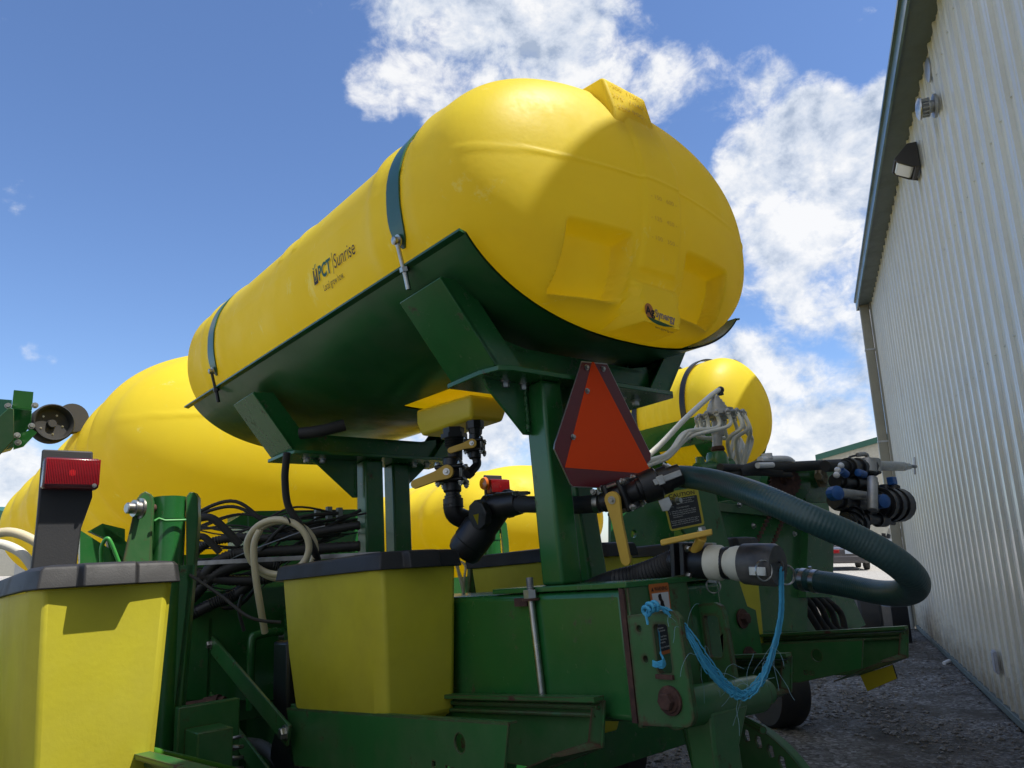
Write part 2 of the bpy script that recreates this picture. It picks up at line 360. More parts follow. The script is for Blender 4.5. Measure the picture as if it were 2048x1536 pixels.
# loose stones
b=MB(world=True); rnd=random.Random(3)
sh=[]
for k in range(6):
    base=[Vector(v) for v in ((1,0,0),(-1,0,0),(0,1,0),(0,-1,0),(0,0,1),(0,0,-1),(.6,.6,.5),(-.6,.5,.6),(.5,-.7,.5),(-.5,-.6,.4))]
    bm=bmesh.new(); [bm.verts.new([c*rnd.uniform(.7,1.2) for c in v]) for v in base]; bmesh.ops.convex_hull(bm,input=bm.verts); bm.verts.index_update()
    sh.append(([v.co.copy() for v in bm.verts],[[v.index for v in f.verts] for f in bm.faces])); bm.free()
for k in range(15000):
    t=rnd.random()**.6; y=rnd.uniform(2.6,11.5); x=rnd.uniform(.2,3.6+ .45*(y-3)) 
    if noise.noise(Vector((x*.8,y*.8,5)))+rnd.uniform(-.35,.35)<-.05: continue
    s_=rnd.choice([.006,.008,.01,.013,.018,.026])*rnd.uniform(.7,1.2); vs,fs=sh[k%6]; a=rnd.uniform(0,6.28); c_,n_=math.cos(a),math.sin(a); q=rnd.uniform(.45,.8)
    b.add([Vector((x+(v.x*c_-v.y*n_)*s_,y+(v.x*n_+v.y*c_)*s_*.8,gz(x,y)+v.z*s_*q+s_*.15)) for v in vs],fs)
STN=mat('loose_stone',(.27,.255,.235),.85,col2=(.09,.08,.07),nscale=18,namt=1)
g=b.build('gravel',STN,smooth=0,recalc=False); tag(g,'loose crushed gravel scattered on the shaded strip beside the metal wall','gravel',kind='stuff')
# ---- metal shed
WA=Vector((5.952,11.197,0)); WU=Vector((-.378,-.926,0)).normalized(); WN=Vector((.926,-.378,0)).normalized()
def wp(s,o,z): return WA+WU*s+WN*o+Vector((0,0,z))
WALLM=mat('ribbed_wall_paint',(.70,.69,.60),.30,col2=(.64,.63,.56),nscale=1.2,namt=.7,spec=.5,coat=.45,dust=.10)
def wall_extras(m):
    # mud splashed up from the ground, and gentle oil canning of the sheets
    N=m.node_tree.nodes; L=m.node_tree.links; b=N['Principled BSDF']; tc=N.new('ShaderNodeTexCoord').outputs['Object']
    sp=N.new('ShaderNodeSeparateXYZ'); L.new(tc,sp.inputs[0])
    nz=N.new('ShaderNodeTexNoise'); nz.inputs['Scale'].default_value=5; nz.inputs['Detail'].default_value=9; nz.inputs['Roughness'].default_value=.75; L.new(tc,nz.inputs[0])
    ad=N.new('ShaderNodeMath'); ad.operation='MULTIPLY_ADD'; L.new(nz.outputs[0],ad.inputs[0]); ad.inputs[1].default_value=-1.3; L.new(sp.outputs[2],ad.inputs[2])
    mr=N.new('ShaderNodeMapRange'); L.new(ad.outputs[0],mr.inputs[0]); mr.inputs[1].default_value=-.60; mr.inputs[2].default_value=-.15; mr.inputs[3].default_value=.75; mr.inputs[4].default_value=0
    src=b.inputs['Base Color'].links[0].from_socket
    mx=N.new('ShaderNodeMix'); mx.data_type='RGBA'; L.new(mr.outputs[0],mx.inputs[0]); L.new(src,mx.inputs[6]); mx.inputs[7].default_value=(.20,.17,.13,1)
    mp=N.new('ShaderNodeMapping'); mp.inputs['Scale'].default_value=(7,7,.35); L.new(tc,mp.inputs[0])
    st=N.new('ShaderNodeTexNoise'); st.inputs['Scale'].default_value=1.3; st.inputs['Detail'].default_value=6; L.new(mp.outputs[0],st.inputs[0])
    m2=N.new('ShaderNodeMapRange'); L.new(st.outputs[0],m2.inputs[0]); m2.inputs[1].default_value=.5; m2.inputs[2].default_value=.8; m2.inputs[3].default_value=0; m2.inputs[4].default_value=.35
    mx2=N.new('ShaderNodeMix'); mx2.data_type='RGBA'; L.new(m2.outputs[0],mx2.inputs[0]); L.new(mx.outputs[2],mx2.inputs[6]); mx2.inputs[7].default_value=(.42,.40,.33,1); L.new(mx2.outputs[2],b.inputs['Base Color'])
    w=N.new('ShaderNodeTexNoise'); w.inputs['Scale'].default_value=2.2; w.inputs['Detail'].default_value=2; L.new(tc,w.inputs[0])
    bp=N.new('ShaderNodeBump'); bp.inputs['Strength'].default_value=.35; bp.inputs['Distance'].default_value=.03; L.new(w.outputs[0],bp.inputs['Height']); L.new(bp.outputs[0],b.inputs['Normal'])
wall_extras(WALLM)
TRIM=mat('green_grey_trim',(.10,.17,.155),.35,coat=.3,dust=.1)
SOF=mat('soffit_metal',(.10,.13,.12),.5,dust=.1)
CRN=mat('corner_trim_paint',(.30,.28,.21),.4,dust=.15,coat=.2)
shed=thing('metal_shed',wp(5,0,0),'pale ribbed metal shed with green grey eave trim along the right side','building',world=True)
def corr(mb,s0,s1,z0,z1,place,pitch=.27,h=.021):
    n=int((s1-s0)/pitch); prof=[]
    for k in range(n+1):
        c=s0+k*pitch
        prof+= [(c-.026,0),(c-.015,-h),(c+.015,-h),(c+.026,0)]
        for q in (.09,.18): prof+=[(c+q-.012,0),(c+q,-.006),(c+q+.012,0)]
    prof=[p for p in prof if p[0]<=s1]
    mb.grid([[place(s,o,z) for s,o in prof] for z in (z0,z1)])
b=MB(world=True); corr(b,-.85,24,.06,5.46,wp); b.build('wall_panel',WALLM,shed,smooth=0,recalc=False)
b=MB(world=True)
for z in (.35,1.5,2.7,3.9,5.1):
    for k in range(34):
        b.lathe(wp(-.85+.27*k+.055,-.002,z),-WN,[(0,.009),(.003,.009),(.004,.006),(.010,.005)],6)
tag(b.build('wall_screws',WALLM,shed),kind='stuff')
b=MB(world=True); b.box(wp(-.86,.06,0),WU*25,WN*.3,Vector((0,0,5.46))); b.box(wp(-.86,.06,0),WN*14,WU*.3,Vector((0,0,5.46)));b.box(wp(23.9,.06,0),WN*14,WU*.24,Vector((0,0,5.46))); b.build('wall_core',CRN,shed)
b=MB(world=True); b.box(wp(-1.0,-.045,.05),WU*.14,WN*.2,Vector((0,0,5.38))); b.box(wp(-.855,-.03,.05),WU*.02,WN*.04,Vector((0,0,5.38))); b.build('corner_trim',CRN,shed,bevel=.004)
b=MB(world=True); b.box(wp(-1.06,-.20,.66),WU*.10,WN*.15,Vector((0,0,4.78))); b.build('downspout',CRN,shed,bevel=.012)
for z in (1.2,3.0,4.6):
    b=MB(world=True); b.box(wp(-1.065,-.205,z),WU*.11,WN*.21,Vector((0,0,.03))); b.build('downspout_strap',GALV,shed)
b=MB(world=True); b.box(wp(-.9,-.035,.03),WU*25,WN*.03,Vector((0,0,.06))); b.build('base_trim',SOF,shed,bevel=.004)
b=MB(world=True)
b.box(wp(-1.22,-.235,5.40),WU*25.3,WN*.02,Vector((0,0,.17)))
b.box(wp(-1.22,-.25,5.55),WU*25.3,WN*.05,Vector((0,0,.035)))
b.box(wp(-1.22,-.215,5.40),WU*.02,WN*.28,Vector((0,0,.15)))
b.build('eave_fascia',TRIM,shed,bevel=.004)
b=MB(world=True); b.box(wp(-1.2,-.213,5.42),WU*25.2,WN*.28,Vector((0,0,.012))); b.build('soffit',SOF,shed)
b=MB(world=True); b.plate([wp(-1.2,-.26,5.585),wp(-1.2,7,7.0),wp(-1.2,14.3,5.585),wp(-1.2,14.3,5.55),wp(-1.2,7,6.96),wp(-1.2,-.26,5.55)],WU*25.3)
b.build('roof',TRIM,shed)
b=MB(world=True); b.plate([wp(-.8,0.1,5.4),wp(-.8,7,6.93),wp(-.8,13.9,5.4)],WU*.1); b.build('gable',WALLM,shed)
# downspout foot at the corner
ds=MB(world=True); ds.tube([wp(-1.01,-.125,0.0),wp(-1.01,-.125,.58)],.085,18); ds.tube([wp(-1.01,-.125,.58),wp(-1.01,-.125,.66)],.094,18)
tag(ds.build('drain_pipe',mat('grey_white_pipe',(.45,.49,.52),.4,dust=.1)),'pale blue grey drain pipe standing at the foot of the shed corner','pipe')
b=MB(world=True); p=G_(1812,1288); b.box(p+Vector((-.14,0,0)),(.24,0,0),(0,.3,0),(0,0,.5)); b.box(p+Vector((-.12,.03,.5)),(.05,0,0),(0,.05,0),(0,0,.05)); b.box(p+Vector((.03,.03,.5)),(.05,0,0),(0,.05,0),(0,0,.05))
tag(b.build('bait_box',BLK,bevel=.01),'small black box on the ground at the shed corner','box')
# wall light
def wallthing(s,z): return wp(s,-.03,z)
wl=thing('wall_light',wallthing(5.17,4.9),'dark bronze wedge wall light with clear lens high on the metal wall','wall light',world=True)
BRZ=mat('bronze_housing',(.03,.026,.022),.5); LENS=mat('cloudy_lens',(.55,.57,.55),.15,coat=.5,namt=.2)
c=wallthing(5.27,4.97)
def wq(s,o,z): return c+WU*s*.72-WN*o*.72+Vector((0,0,z*.72))
b=MB(world=True); b.plate([wq(-.2,0,.17),wq(-.2,.10,.17),wq(-.2,.28,-.02),wq(-.2,.26,-.06),wq(-.2,.10,-.16),wq(-.2,0,-.18)],WU*.022); b.plate([wq(.17,0,.17),wq(.17,.10,.17),wq(.17,.28,-.02),wq(.17,.26,-.06),wq(.17,.10,-.16),wq(.17,0,-.18)],WU*.022)
b.plate([wq(-.2,0,.18),wq(-.2,.11,.18),wq(-.2,.29,-.01),wq(-.2,.27,-.03),wq(-.2,.09,.15),wq(-.2,0,.15)],WU*.288); b.box(wq(-.2,0,-.18),WU*.288,-WN*.043,Vector((0,0,.24))); b.build('housing',BRZ,wl,bevel=.008)
b=MB(world=True); b.plate([wq(-.17,.06,-.14),wq(-.17,.10,.14),wq(-.17,.262,-.025),wq(-.17,.24,-.07),wq(-.17,.09,-.155)],WU*.245); b.build('lens',LENS,wl,bevel=.01)
# round vent
c=wallthing(6.42,4.87); v_=thing('round_vent',c,'round galvanised vent cap high on the wall above the wall light','vent',world=True)
b=MB(world=True); b.lathe(c,-WN,[(0,.095),(.02,.095),(.02,.05),(.12,.05),(.12,.075),(.12,.075)],28)
for k in range(14):
    a=k/14*6.283; q=c-WN*.06+(WU*math.cos(a)+Vector((0,0,1))*math.sin(a))*.07; b.cyl(q,q-WN*.07,.007,6)
b.lathe(c-WN*.05,-WN,[(0,.078),(.01,.078)],28); b.build('vent_base',GALV,v_)
b=MB(world=True); b.lathe(c-WN*.105,-WN,[(0,.08),(.010,.092),(.02,.088),(.035,.06),(.042,.0)],28); b.build('vent_cap',SIL,v_)
b=MB(world=True); c=wallthing(6.35,5.24); b.lathe(c+WN*.01,-WN,[(0,.10),(.012,.10),(.02,.08)],20); tag(b.build('patch_plate',GALV),'small galvanised round cover plate tucked under the eave','cover plate')
# outlet cover low on wall
c=wp(5.16,-.03,.43); b=MB(world=True); b.box(c-WU*.06-Vector((0,0,.09)),WU*.12,-WN*.02,Vector((0,0,.18))); b.box(c-WU*.048-Vector((0,0,.078))-WN*.02,WU*.096,-WN*.008,Vector((0,0,.156)))
tag(b.build('outlet_cover',mat('grey_cover',(.36,.37,.42),.5),bevel=.004),'small grey weatherproof outlet cover low on the metal wall','outlet cover')
b=MB(world=True); p=wp(2.55,-.12,.02); b.cyl(p,p+Vector((.10,.05,.02)),.022,12); tag(b.build('bottle',WHT,bevel=.004),'small white plastic bottle lying at the foot of the metal wall','bottle')
# far building
fb=GD(1650,960,46); 
Fx=Vector((1,-.42,0)).normalized(); Fy=Vector((.42,1,0)).normalized()
o=Vector((fb.x,fb.y,-.02)); fbt=thing('far_shed',o,'cream metal shed with green roof edge far beyond the right shed corner','building',world=True)
FW=mat('far_wall_paint',(.52,.49,.40),.45)
b=MB(world=True); b.plate([o,o+Fx*16,o+Fx*16+Vector((0,0,10.0)),o+Vector((0,0,6.3))],Fy*12)
for k in range(52): b.box(o+Fx*(.3*k+.1)-Fy*.03,Fx*.05,Fy*.028,Vector((0,0,6.15+.23*(.3*k))))
b.build('wall',FW,fbt)
b=MB(world=True); b.plate([o-Fx*.4-Fy*.3+Vector((0,0,6.2)),o+Fx*16-Fy*.3+Vector((0,0,10.0)),o+Fx*16-Fy*.3+Vector((0,0,10.35)),o-Fx*.4-Fy*.3+Vector((0,0,6.55))],Fy*12.5); b.build('roof_edge',mat('green_roof_trim',(.03,.12,.08),.4),fbt)
b=MB(world=True); b.box(o+Fx*1.25-Fy*.06,Fx*.14,Fy*.05,Vector((0,0,6.1))); b.build('door_trim',mat('green_roof_trim',(0,0,0)),fbt)
# parked car (rear seen) and pickup
def car(name,p,yaw,L,Wd,H,paint,label,cat,pick=False):
    t=thing(name,p,label,cat,world=True); c_,s_=math.cos(yaw),math.sin(yaw)
    def q(x,y,z): return Vector(p)+Vector((x*c_-y*s_,x*s_+y*c_,z))
    # y forward, rear at y=0
    def sec(pts,ws): 
        rings=[]
        for (y,z),w in zip(pts,ws): rings.append((y,z,w))
        return rings
    if not pick: pr=[(0.05,.30,.86),(0,.62,.9),(.03,.92,.86),(.55,1.0,.84),(1.25,1.40,.62),(2.4,1.45,.62),(3.2,1.02,.84),(L-.3,.82,.84),(L,.55,.8),(L-.05,.28,.8)]
    else: pr=[(0.05,.45,.95),(0,.75,.98),(.03,1.15,.96),(1.9,1.15,.96),(2.0,1.15,.96),(2.15,1.85,.78),(3.7,1.88,.78),(4.2,1.2,.95),(L-.2,1.1,.95),(L,.8,.9),(L-.05,.42,.9)]
    body=MB(world=True); k=Wd/1.8
    L_=[q(-w*k,y,z) for y,z,w in pr]; R2=[q(w*k,y,z) for y,z,w in pr]; n=len(pr)
    body.add(L_+R2,[tuple(range(n)),tuple(range(2*n-1,n-1,-1))]+[(i,i+n,(i+1)%n+n,(i+1)%n) for i in range(n)])
    body.build('body',paint,t,bevel=.05,seg=3)
    gl=MB(world=True)
    if not pick:
        gl.box(q(-.56*k,.66,1.07),q(.56*k,.66,1.07)-q(-.56*k,.66,1.07),q(0,1.14,1.345)-q(0,.66,1.07),q(0,-.02,.02)-q(0,0,0))
        for s in (-1,1): gl.plate([q(s*.80*k,.9,1.04),q(s*.80*k,3.0,1.05),q(s*.64*k,2.45,1.38),q(s*.64*k,1.3,1.36)],q(s*.03,0,0)-q(0,0,0))
    else:
        for s in (-1,1): gl.plate([q(s*.93*k,2.2,1.22),q(s*.93*k,4.1,1.22),q(s*.80*k,3.65,1.8),q(s*.80*k,2.25,1.8)],q(s*.02,0,0)-q(0,0,0))
        gl.box(q(-.7*k,2.02,1.3),q(.7*k,2.02,1.3)-q(-.7*k,2.02,1.3),q(0,2.1,1.75)-q(0,2.02,1.3),q(0,-.02,0)-q(0,0,0))
    gl.build('window',mat('car_glass',(.02,.03,.035),.05,coat=1,namt=0),t)
    zl=.80 if not pick else .95
    for s in (-1,1):
        m=MB(world=True); m.box(q(s*.80*k-.2*s-.14,-.03,zl-.07),q(.34,0,0)-q(0,0,0),q(0,.06,0)-q(0,0,0),Vector((0,0,.15))); m.build('tail_light',RED,t,bevel=.015)
    m=MB(world=True); m.box(q(-.85*k,-.06,.36),q(1.7*k,0,0)-q(0,0,0),q(0,.14,0)-q(0,0,0),Vector((0,0,.24))); m.build('bumper',paint if not pick else SIL,t,bevel=.03)
    m=MB(world=True); m.box(q(-.17,-.045,.70),q(.34,0,0)-q(0,0,0),q(0,.03,0)-q(0,0,0),Vector((0,0,.17))); m.build('number_plate',mat('plate_white',(.5,.55,.62),.4),t)
    for s in (-1,1):
        for y in (.95,L-.95):
            w=MB(world=True); w.lathe(q(s*(.86*k),y,.32),q(-s,0,0)-q(0,0,0),[(0,.2),(0,.31),(.02,.33),(.2,.33),(.22,.3)],24); w.build('tyre',RUB,t)
    for s in (-1,1):
        m=MB(world=True); yy=3.0 if not pick else 4.0; m.box(q(s*(.9*k)+(.02 if s>0 else -.24),yy,1.02 if not pick else 1.28),q(.22,0,0)-q(0,0,0),q(0,.08,0)-q(0,0,0),Vector((0,0,.16 if not pick else .26))); m.build('mirror',BLK if pick else paint,t,bevel=.02)
    return t
cp=G_(1703,1141); car('parked_car',cp,-.30,4.5,1.78,1.45,mat('dark_grey_car_paint',(.06,.055,.06),.25,coat=1,namt=0),'dark grey sedan seen from behind beyond the green hose loop','car')
cp=G_(1767,1128); car('pickup_truck',cp+Vector((2.6,.5,0)),-.25,5.4,1.95,1.9,mat('white_car_paint',(.55,.6,.66),.25,coat=1,namt=0),'white pickup truck mostly hidden behind the shed corner','truck',True)
# ================================================================== TANKS
def sgp(c,e): return math.copysign(abs(c)**e,c)
def smooth(a,b,x):
    t=max(0,min(1,(x-a)/(b-a))); return t*t*(3-2*t)
def sbox(x,z,x0,x1,z0,z1,s=.02):
    return smooth(x0-s,x0+s,x)*(1-smooth(x1-s,x1+s,x))*smooth(z0-s,z0+s,z)*(1-smooth(z1-s,z1+s,z))
def tank_rings(xc,zc,rx,rz,y1,L,yf,Lf,body=None,face=None,p=3.5,q=1.6,e=.87,na=200,nf=60,ny=110):
    rows=[]
    fr=[(k/nf) for k in range(1,nf)]; fr=[1-(1-x)**1.6 for x in fr]
    def ring(y,s,fc=None,bd=None):
        r=[]
        for i in range(na):
            t=2*math.pi*i/na; c,n=sgp(math.cos(t),e),sgp(math.sin(t),e); k=s*(bd(y,t) if bd else 1)
            x,z=xc+rx*c*k,zc+rz*n*k; r.append((x,fc(x,z,y) if fc else y,z))
        return r
    out=[]
    for s in fr: out.append(ring(y1-L*(1-s**q)**(1/p),s,face))
    for k in range(ny+1):
        y=y1+(yf-y1)*k/ny; out.append(ring(y,1,None,body))
    for k in range(1,16):
        a=math.pi/2*k/16; out.append(ring(yf+Lf*math.sin(a),math.cos(a)**.8 * (body(yf,0) if 0 else 1)))
    return out
def build_tank(name,mat_,parent,T,*a,**k):
    rr=tank_rings(*a,**k); b=MB(T=T); b.loft(rr,cap=True); return b.build(name,mat_,parent,smooth=50,recalc=True)
TX,TZ,TRX,TRZ=1.525,.962,.615,.376; TY1,TL=1.392,.285; TYF=3.30
def tbody(y,t):
    s=1.0
    deg=math.degrees(t)%360
    # rear shoulder slightly fuller than the barrel, shallow strap grooves with raised shoulders
    s-=.016*smooth(1.42,1.56,y)
    for ys in (1.53,3.03):
        s+=.020*math.exp(-((y-ys-.115)/.035)**2)+.012*math.exp(-((y-ys+.10)/.035)**2)
    for ys in (2.24,2.36): s+=.010*math.exp(-((y-ys)/.02)**2)*(1 if 20<deg<165 else .25)
    s+=.0035*math.exp(-((deg-176)/1.3)**2)+.0035*math.exp(-((deg-4)/1.3)**2)
    return s
def tface(x,z,y):
    # two moulded pockets, the sight gauge band, the logo pad and the seam line (negative y = towards the rear)
    def pocket(x0,x1,z0,z1):
        return sbox(x,z,x0,x1,z0,z1,.010)*.062
    d=pocket(1.195,1.395,.655,.812)+pocket(1.632,1.85,.66,.815)
    d-=.009*sbox(x,z,1.435,1.585,.735,1.5,.006)
    d-=.003*math.exp(-((z-.985+.02*abs(x-1.5))/.0045)**2)
    y+=d
    m=sbox(x,z,1.425,1.60,.50,.70,.010)
    return y+(min(y,1.150)-y)*m
tank=thing('liquid_tank',Tk@Vector((TX,2.3,TZ-TRZ)),'large yellow plastic liquid tank strapped high on the green stand','tank')
build_tank('tank_shell',YEL,tank,Tk,TX,TZ,TRX,TRZ,TY1,TL,TYF,.35,tbody,tface,na=300,nf=110)
# filler tower moulded on the top of the rear end
b=MB(T=Tk)
b.loft([[(1.385,1.150,1.12),(1.56,1.150,1.12),(1.57,1.60,1.22),(1.375,1.60,1.22)],[(1.385,1.142,1.20),(1.56,1.142,1.20),(1.57,1.60,1.28),(1.375,1.60,1.28)],[(1.368,1.158,1.300),(1.552,1.158,1.300),(1.545,1.50,1.345),(1.378,1.50,1.345)]])
b.build('filler_tower',YEL,tank,bevel=.012,seg=4)
# moulded volume numbers on the tower
EMB=mat('embossed_yellow',(.66,.46,.04),.45,namt=0)
def tw(u,z): return (1.392+u,1.1385+max(0,(z-1.2))*.16,z)
for k,(s_,z) in enumerate([('-300  1136-',1.275),('275  1040',1.24),('-250 900-',1.205)]):
    b=MB(T=Tk); text(b,s_,.020,lambda u,v,z=z:tw(u,z+v),width=.13); b.build('volume_mark',EMB,tank,smooth=0,recalc=False)
for s_,z in [('- 150   600 -',.925),('- 125   450 -',.865),('- 100   350 -',.81)]:
    b=MB(T=Tk); text(b,s_,.018,lambda u,v,z=z:(1.45+u,1.0955+.10*max(0,.95-z),z+v),width=.11); b.build('gauge_mark',EMB,tank,smooth=0,recalc=False)
# sump under the tank
sp=[PX(832,842,1.40),PX(939,812,1.40)]
b=MB(); x0,x1=1.41,1.565; y0,y1=1.88,2.22
b.loft([[(x0,y0,.60),(x1,y0,.60),(x1,y1,.62),(x0,y1,.62)],[(x0+.0,y0,.545),(x1,y0,.560),(x1,y1,.57),(x0,y1,.57)],[(x0+.012,y0+.012,.518),(x1-.012,y0+.012,.518),(x1-.012,y1-.012,.52),(x0+.012,y1-.012,.52)]])
b.build('sump',YEL2,tank,bevel=.012,seg=3)
def tsurf(y,t,off=.0):
    c,n=sgp(math.cos(t),.87),sgp(math.sin(t),.87); k=tbody(y,t); return Vector((TX+(TRX*k+off)*c,y,TZ+(TRZ*k+off)*n))
def tsurf_z(y,z,off):   # left flank point by height
    n=(z-TZ)/TRZ; n=max(-1,min(1,n)); a=math.asin(math.copysign(abs(n)**(1/.87),n)); return tsurf(y,math.pi-a,off)
# straps
for ys in (1.53,3.03):
    b=MB(T=Tk); rows=[]
    a0,a1=R_(199.5),R_(-19.5); nn=70; w=.036
    top=[];
    for k in range(nn+1):
        a=a0+(a1-a0)*k/nn; ww=w
        end=min(k,nn-k)
        if end<4: ww=w*math.sqrt(max(.02,1-((4-end)/4)**2)) if end<4 else w
        rows.append([tsurf(ys-ww,a,.007),tsurf(ys+ww,a,.007),tsurf(ys+ww,a,.002),tsurf(ys-ww,a,.002)])
    b.loft(rows); st=b.build('strap',GRL,tank)
    for sg,aa in ((1,199.5),(-1,-19.5)):
        p=tsurf(ys,R_(aa-sg*3.2),.013); nrm=(p-Vector((TX,ys,TZ))).normalized(); b=MB(T=Tk); b.lathe(p,nrm,[(0,.017),(.004,.017),(.004,.011),(.016,.011),(.018,.006)],14); b.build('bolt',SIL,st,smooth=30)
        q=tsurf(ys,R_(205 if sg>0 else -25),.03); q2=q+(q-p).normalized()*.07; b=MB(T=Tk); b.cyl(p+nrm*.006,q2,.006,10); b.cyl(p+(q2-p)*.55+nrm*.0,q2,.0075,10); b.lathe(q+(q2-q)*.15,(q2-q),[(0,.013),(.012,.013)],6); b.build('tension_rod',SIL if sg*ys<2 else BLK,st)
# decal on the flank
def fl(u,v):       # u along -y, v up
    return tsurf_z(2.035-u,.885+v,.004)
b=MB(T=Tk); w1=text(b,'PCT',.062,lambda u,v:fl(.032+u,v),width=.088,bold=.035); b.build('logo_letters',TXG,tank,smooth=0,recalc=False)
b=MB(T=Tk); b.add([fl(.130,-.012),fl(.1325,-.012),fl(.1325,.055),fl(.130,.055)],[(0,1,2,3)]); text(b,'Sunrise',.064,lambda u,v:fl(.140+u,v),width=.135); b.build('logo_name',TXB,tank,smooth=0,recalc=False)
b=MB(T=Tk); text(b,'Local grow how.',.030,lambda u,v:fl(.048+u,-.040+v),width=.135); b.build('logo_slogan',TXB,tank,smooth=0,recalc=False)
b=MB(T=Tk); b.add([fl(-.002,-.006),fl(.026,-.006),fl(.026,.042),fl(.018,.042),fl(.018,.004),fl(.006,.004),fl(.006,.042),fl(-.002,.042)],[(0,1,2,3,4,5,6,7)]); b.build('logo_frame',TXB,tank,smooth=0,recalc=False)
b=MB(T=Tk); b.add([fl(.007,.005),fl(.017,.005),fl(.0135,.026),fl(.0105,.026)],[(0,1,2,3)]); b.add([fl(.011,.044),fl(.016,.046),fl(.021,.060),fl(.014,.058)],[(0,1,2,3)]); b.add([fl(.009,.044),fl(.003,.044),fl(-.003,.050),fl(.004,.051)],[(0,1,2,3)]); b.build('logo_sprout',TXG,tank,smooth=0,recalc=False)
# logo on the rear pad
def lp(u,v,o=0): return Vector((1.439+u,1.1485-.0004*o,.603+v-.05*u))
b=MB(T=Tk); n_=24; b.add([lp(.017+.018*math.cos(6.283*i/n_),.016+.022*math.sin(6.283*i/n_),1) for i in range(n_)],[tuple(range(n_))]); b.build('logo_disc',TXO,tank,smooth=0,recalc=False)
b=MB(T=Tk); text(b,'Ag',.033,lambda u,v:lp(.002+u,v+.006,3),width=.036,bold=.03); b.build('logo_initials',TXB,tank,smooth=0,recalc=False)
b=MB(T=Tk); text(b,'Synergy',.030,lambda u,v:lp(.040+u,v+.006,2),width=.084,bold=.035); b.build('logo_word',TXA,tank,smooth=0,recalc=False)
b=MB(T=Tk); up=[(.005+.115*i/12,-.001+ -.006*(i/12)) for i in range(13)]; dn=[(.005+.115*i/12,-.001-.006*(i/12)-.012*math.sin(math.pi*(i/12)**.7)) for i in range(12,-1,-1)]
b.add([lp(u,v,2) for u,v in up+dn],[tuple(range(26))]); b.build('logo_field',TXD,tank,smooth=0,recalc=False)
b=MB(T=Tk); text(b,'www.agsynergy.com',.010,lambda u,v:lp(.034+u,v-.027,2),width=.075); b.build('web_address',TXB,tank,smooth=0,recalc=False)
# ================================================================== TANK STAND
stand=thing('tank_stand',(1.4,1.45,-.04),'dark green steel stand with curved saddle carrying the strapped yellow tank','tank stand')
# curved saddle sheet
b=MB(T=Tk); rows=[]; A0,A1=207,329; na=56; ny=40
def sadpt(y,deg,off):
    a=R_(deg); c,n=sgp(math.cos(a),.87),sgp(math.sin(a),.87); return Vector((TX+(TRX+off)*c,y,TZ+(TRZ+off)*n))
ya,yb=1.275,3.38
outer=[]; 
for off in (.010,.016):
    rows=[[sadpt(ya+(yb-ya)*j/ny,A0+(A1-A0)*i/na,off) for i in range(na+1)] for j in range(ny+1)]
    o=len(b.v); n=na+1; b.v+=[p for r in rows for p in r]
    for j in range(ny):
        for i in range(na):
            ym=ya+(yb-ya)*(j+.5)/ny; P=rows[j][i]
            if 1.80<ym<2.30 and 1.38<P.x+.01<1.63 and P.z<TZ: continue
            b.f.append([o+j*n+i,o+j*n+i+1,o+(j+1)*n+i+1,o+(j+1)*n+i])
b.build('saddle',GRS,stand,recalc=False)
for dg,sg in ((A0,-1),(A1,1)):      # stiffening lips
    b=MB(T=Tk); p=sadpt(1.275,dg,.012); q=sadpt(3.46,dg,.012); b.plate([p,q,q+Vector((sg*.018,0,.004)),p+Vector((sg*.018,0,.004))],(0,0,-.006)); b.build('saddle_lip',GRS,stand)
def frame(y0,y1,sx=1.12,mir=1.475):
    for s in (-1,1):
        def m(x): return x if s<0 else 2*mir-x
        # inclined channel arm
        b=MB(); b.plate([(m(sx+.005),y0,.526),(m(sx-.155),y0,.735),(m(sx-.145),y0,.742),(m(sx+.018),y0,.532)],(0,y1-y0,0))
        for yy in (y0,y1-.008): b.plate([(m(sx+.01),yy,.526),(m(sx-.15),yy,.738),(m(sx-.075),yy,.745),(m(sx+.10),yy,.526)],(0,.008,0))
        b.build('saddle_arm',GRN,stand,bevel=.002)
    b=MB()
    for yy in (y0+.03,y1-.05): b.plate([(sx+.06,yy,.527),(sx+.06,yy,.615),(sx+.14,yy,.600),(2*mir-sx-.14,yy,.600),(2*mir-sx-.06,yy,.615),(2*mir-sx-.06,yy,.527)],(0,.008,0))
    b.ab(sx+.1,2*mir-sx-.1,y0+.03,y1-.04,.585,.598)
    b.build('cross_beam',GRN,stand,bevel=.002)
    b=MB(); r=.03
    o=[(sx-.012,y1,.525),(sx-.012,y0+.05,.525),(sx+.005,y0-.01,.525),(sx+.04,y0-.025,.525),(2*mir-sx-.02,y0-.025,.525),(2*mir-sx+.012,y0,.525),(2*mir-sx+.012,y1,.525)]
    b.plate(o,(0,0,-.014)); b.build('top_plate',GRN,stand,bevel=.002)
    for x,y in ((sx+.09,y0+.07),(sx+.155,y0+.07),(2*mir-sx-.09,y0+.07),(2*mir-sx-.155,y0+.07)):
        b=MB(); b.hex((x,y,.511),(0,0,-1),.012,.014); b.build('bolt',SIL,stand,smooth=30)
frame(1.385,1.58); frame(2.62,2.83,1.105)
# rear web under the right of the plate with triangular gussets
b=MB()
b.plate([(1.80,1.44,.53),(1.98,1.44,.73),(1.93,1.44,.73),(1.76,1.44,.56),(1.52,1.44,.56),(1.52,1.44,.53)],(0,.008,0)); b.plate([(1.66,1.44,.56),(1.69,1.44,.60),(1.71,1.44,.62),(1.70,1.44,.56)],(0,.008,0)); b.build('web_gusset',GRN,stand)
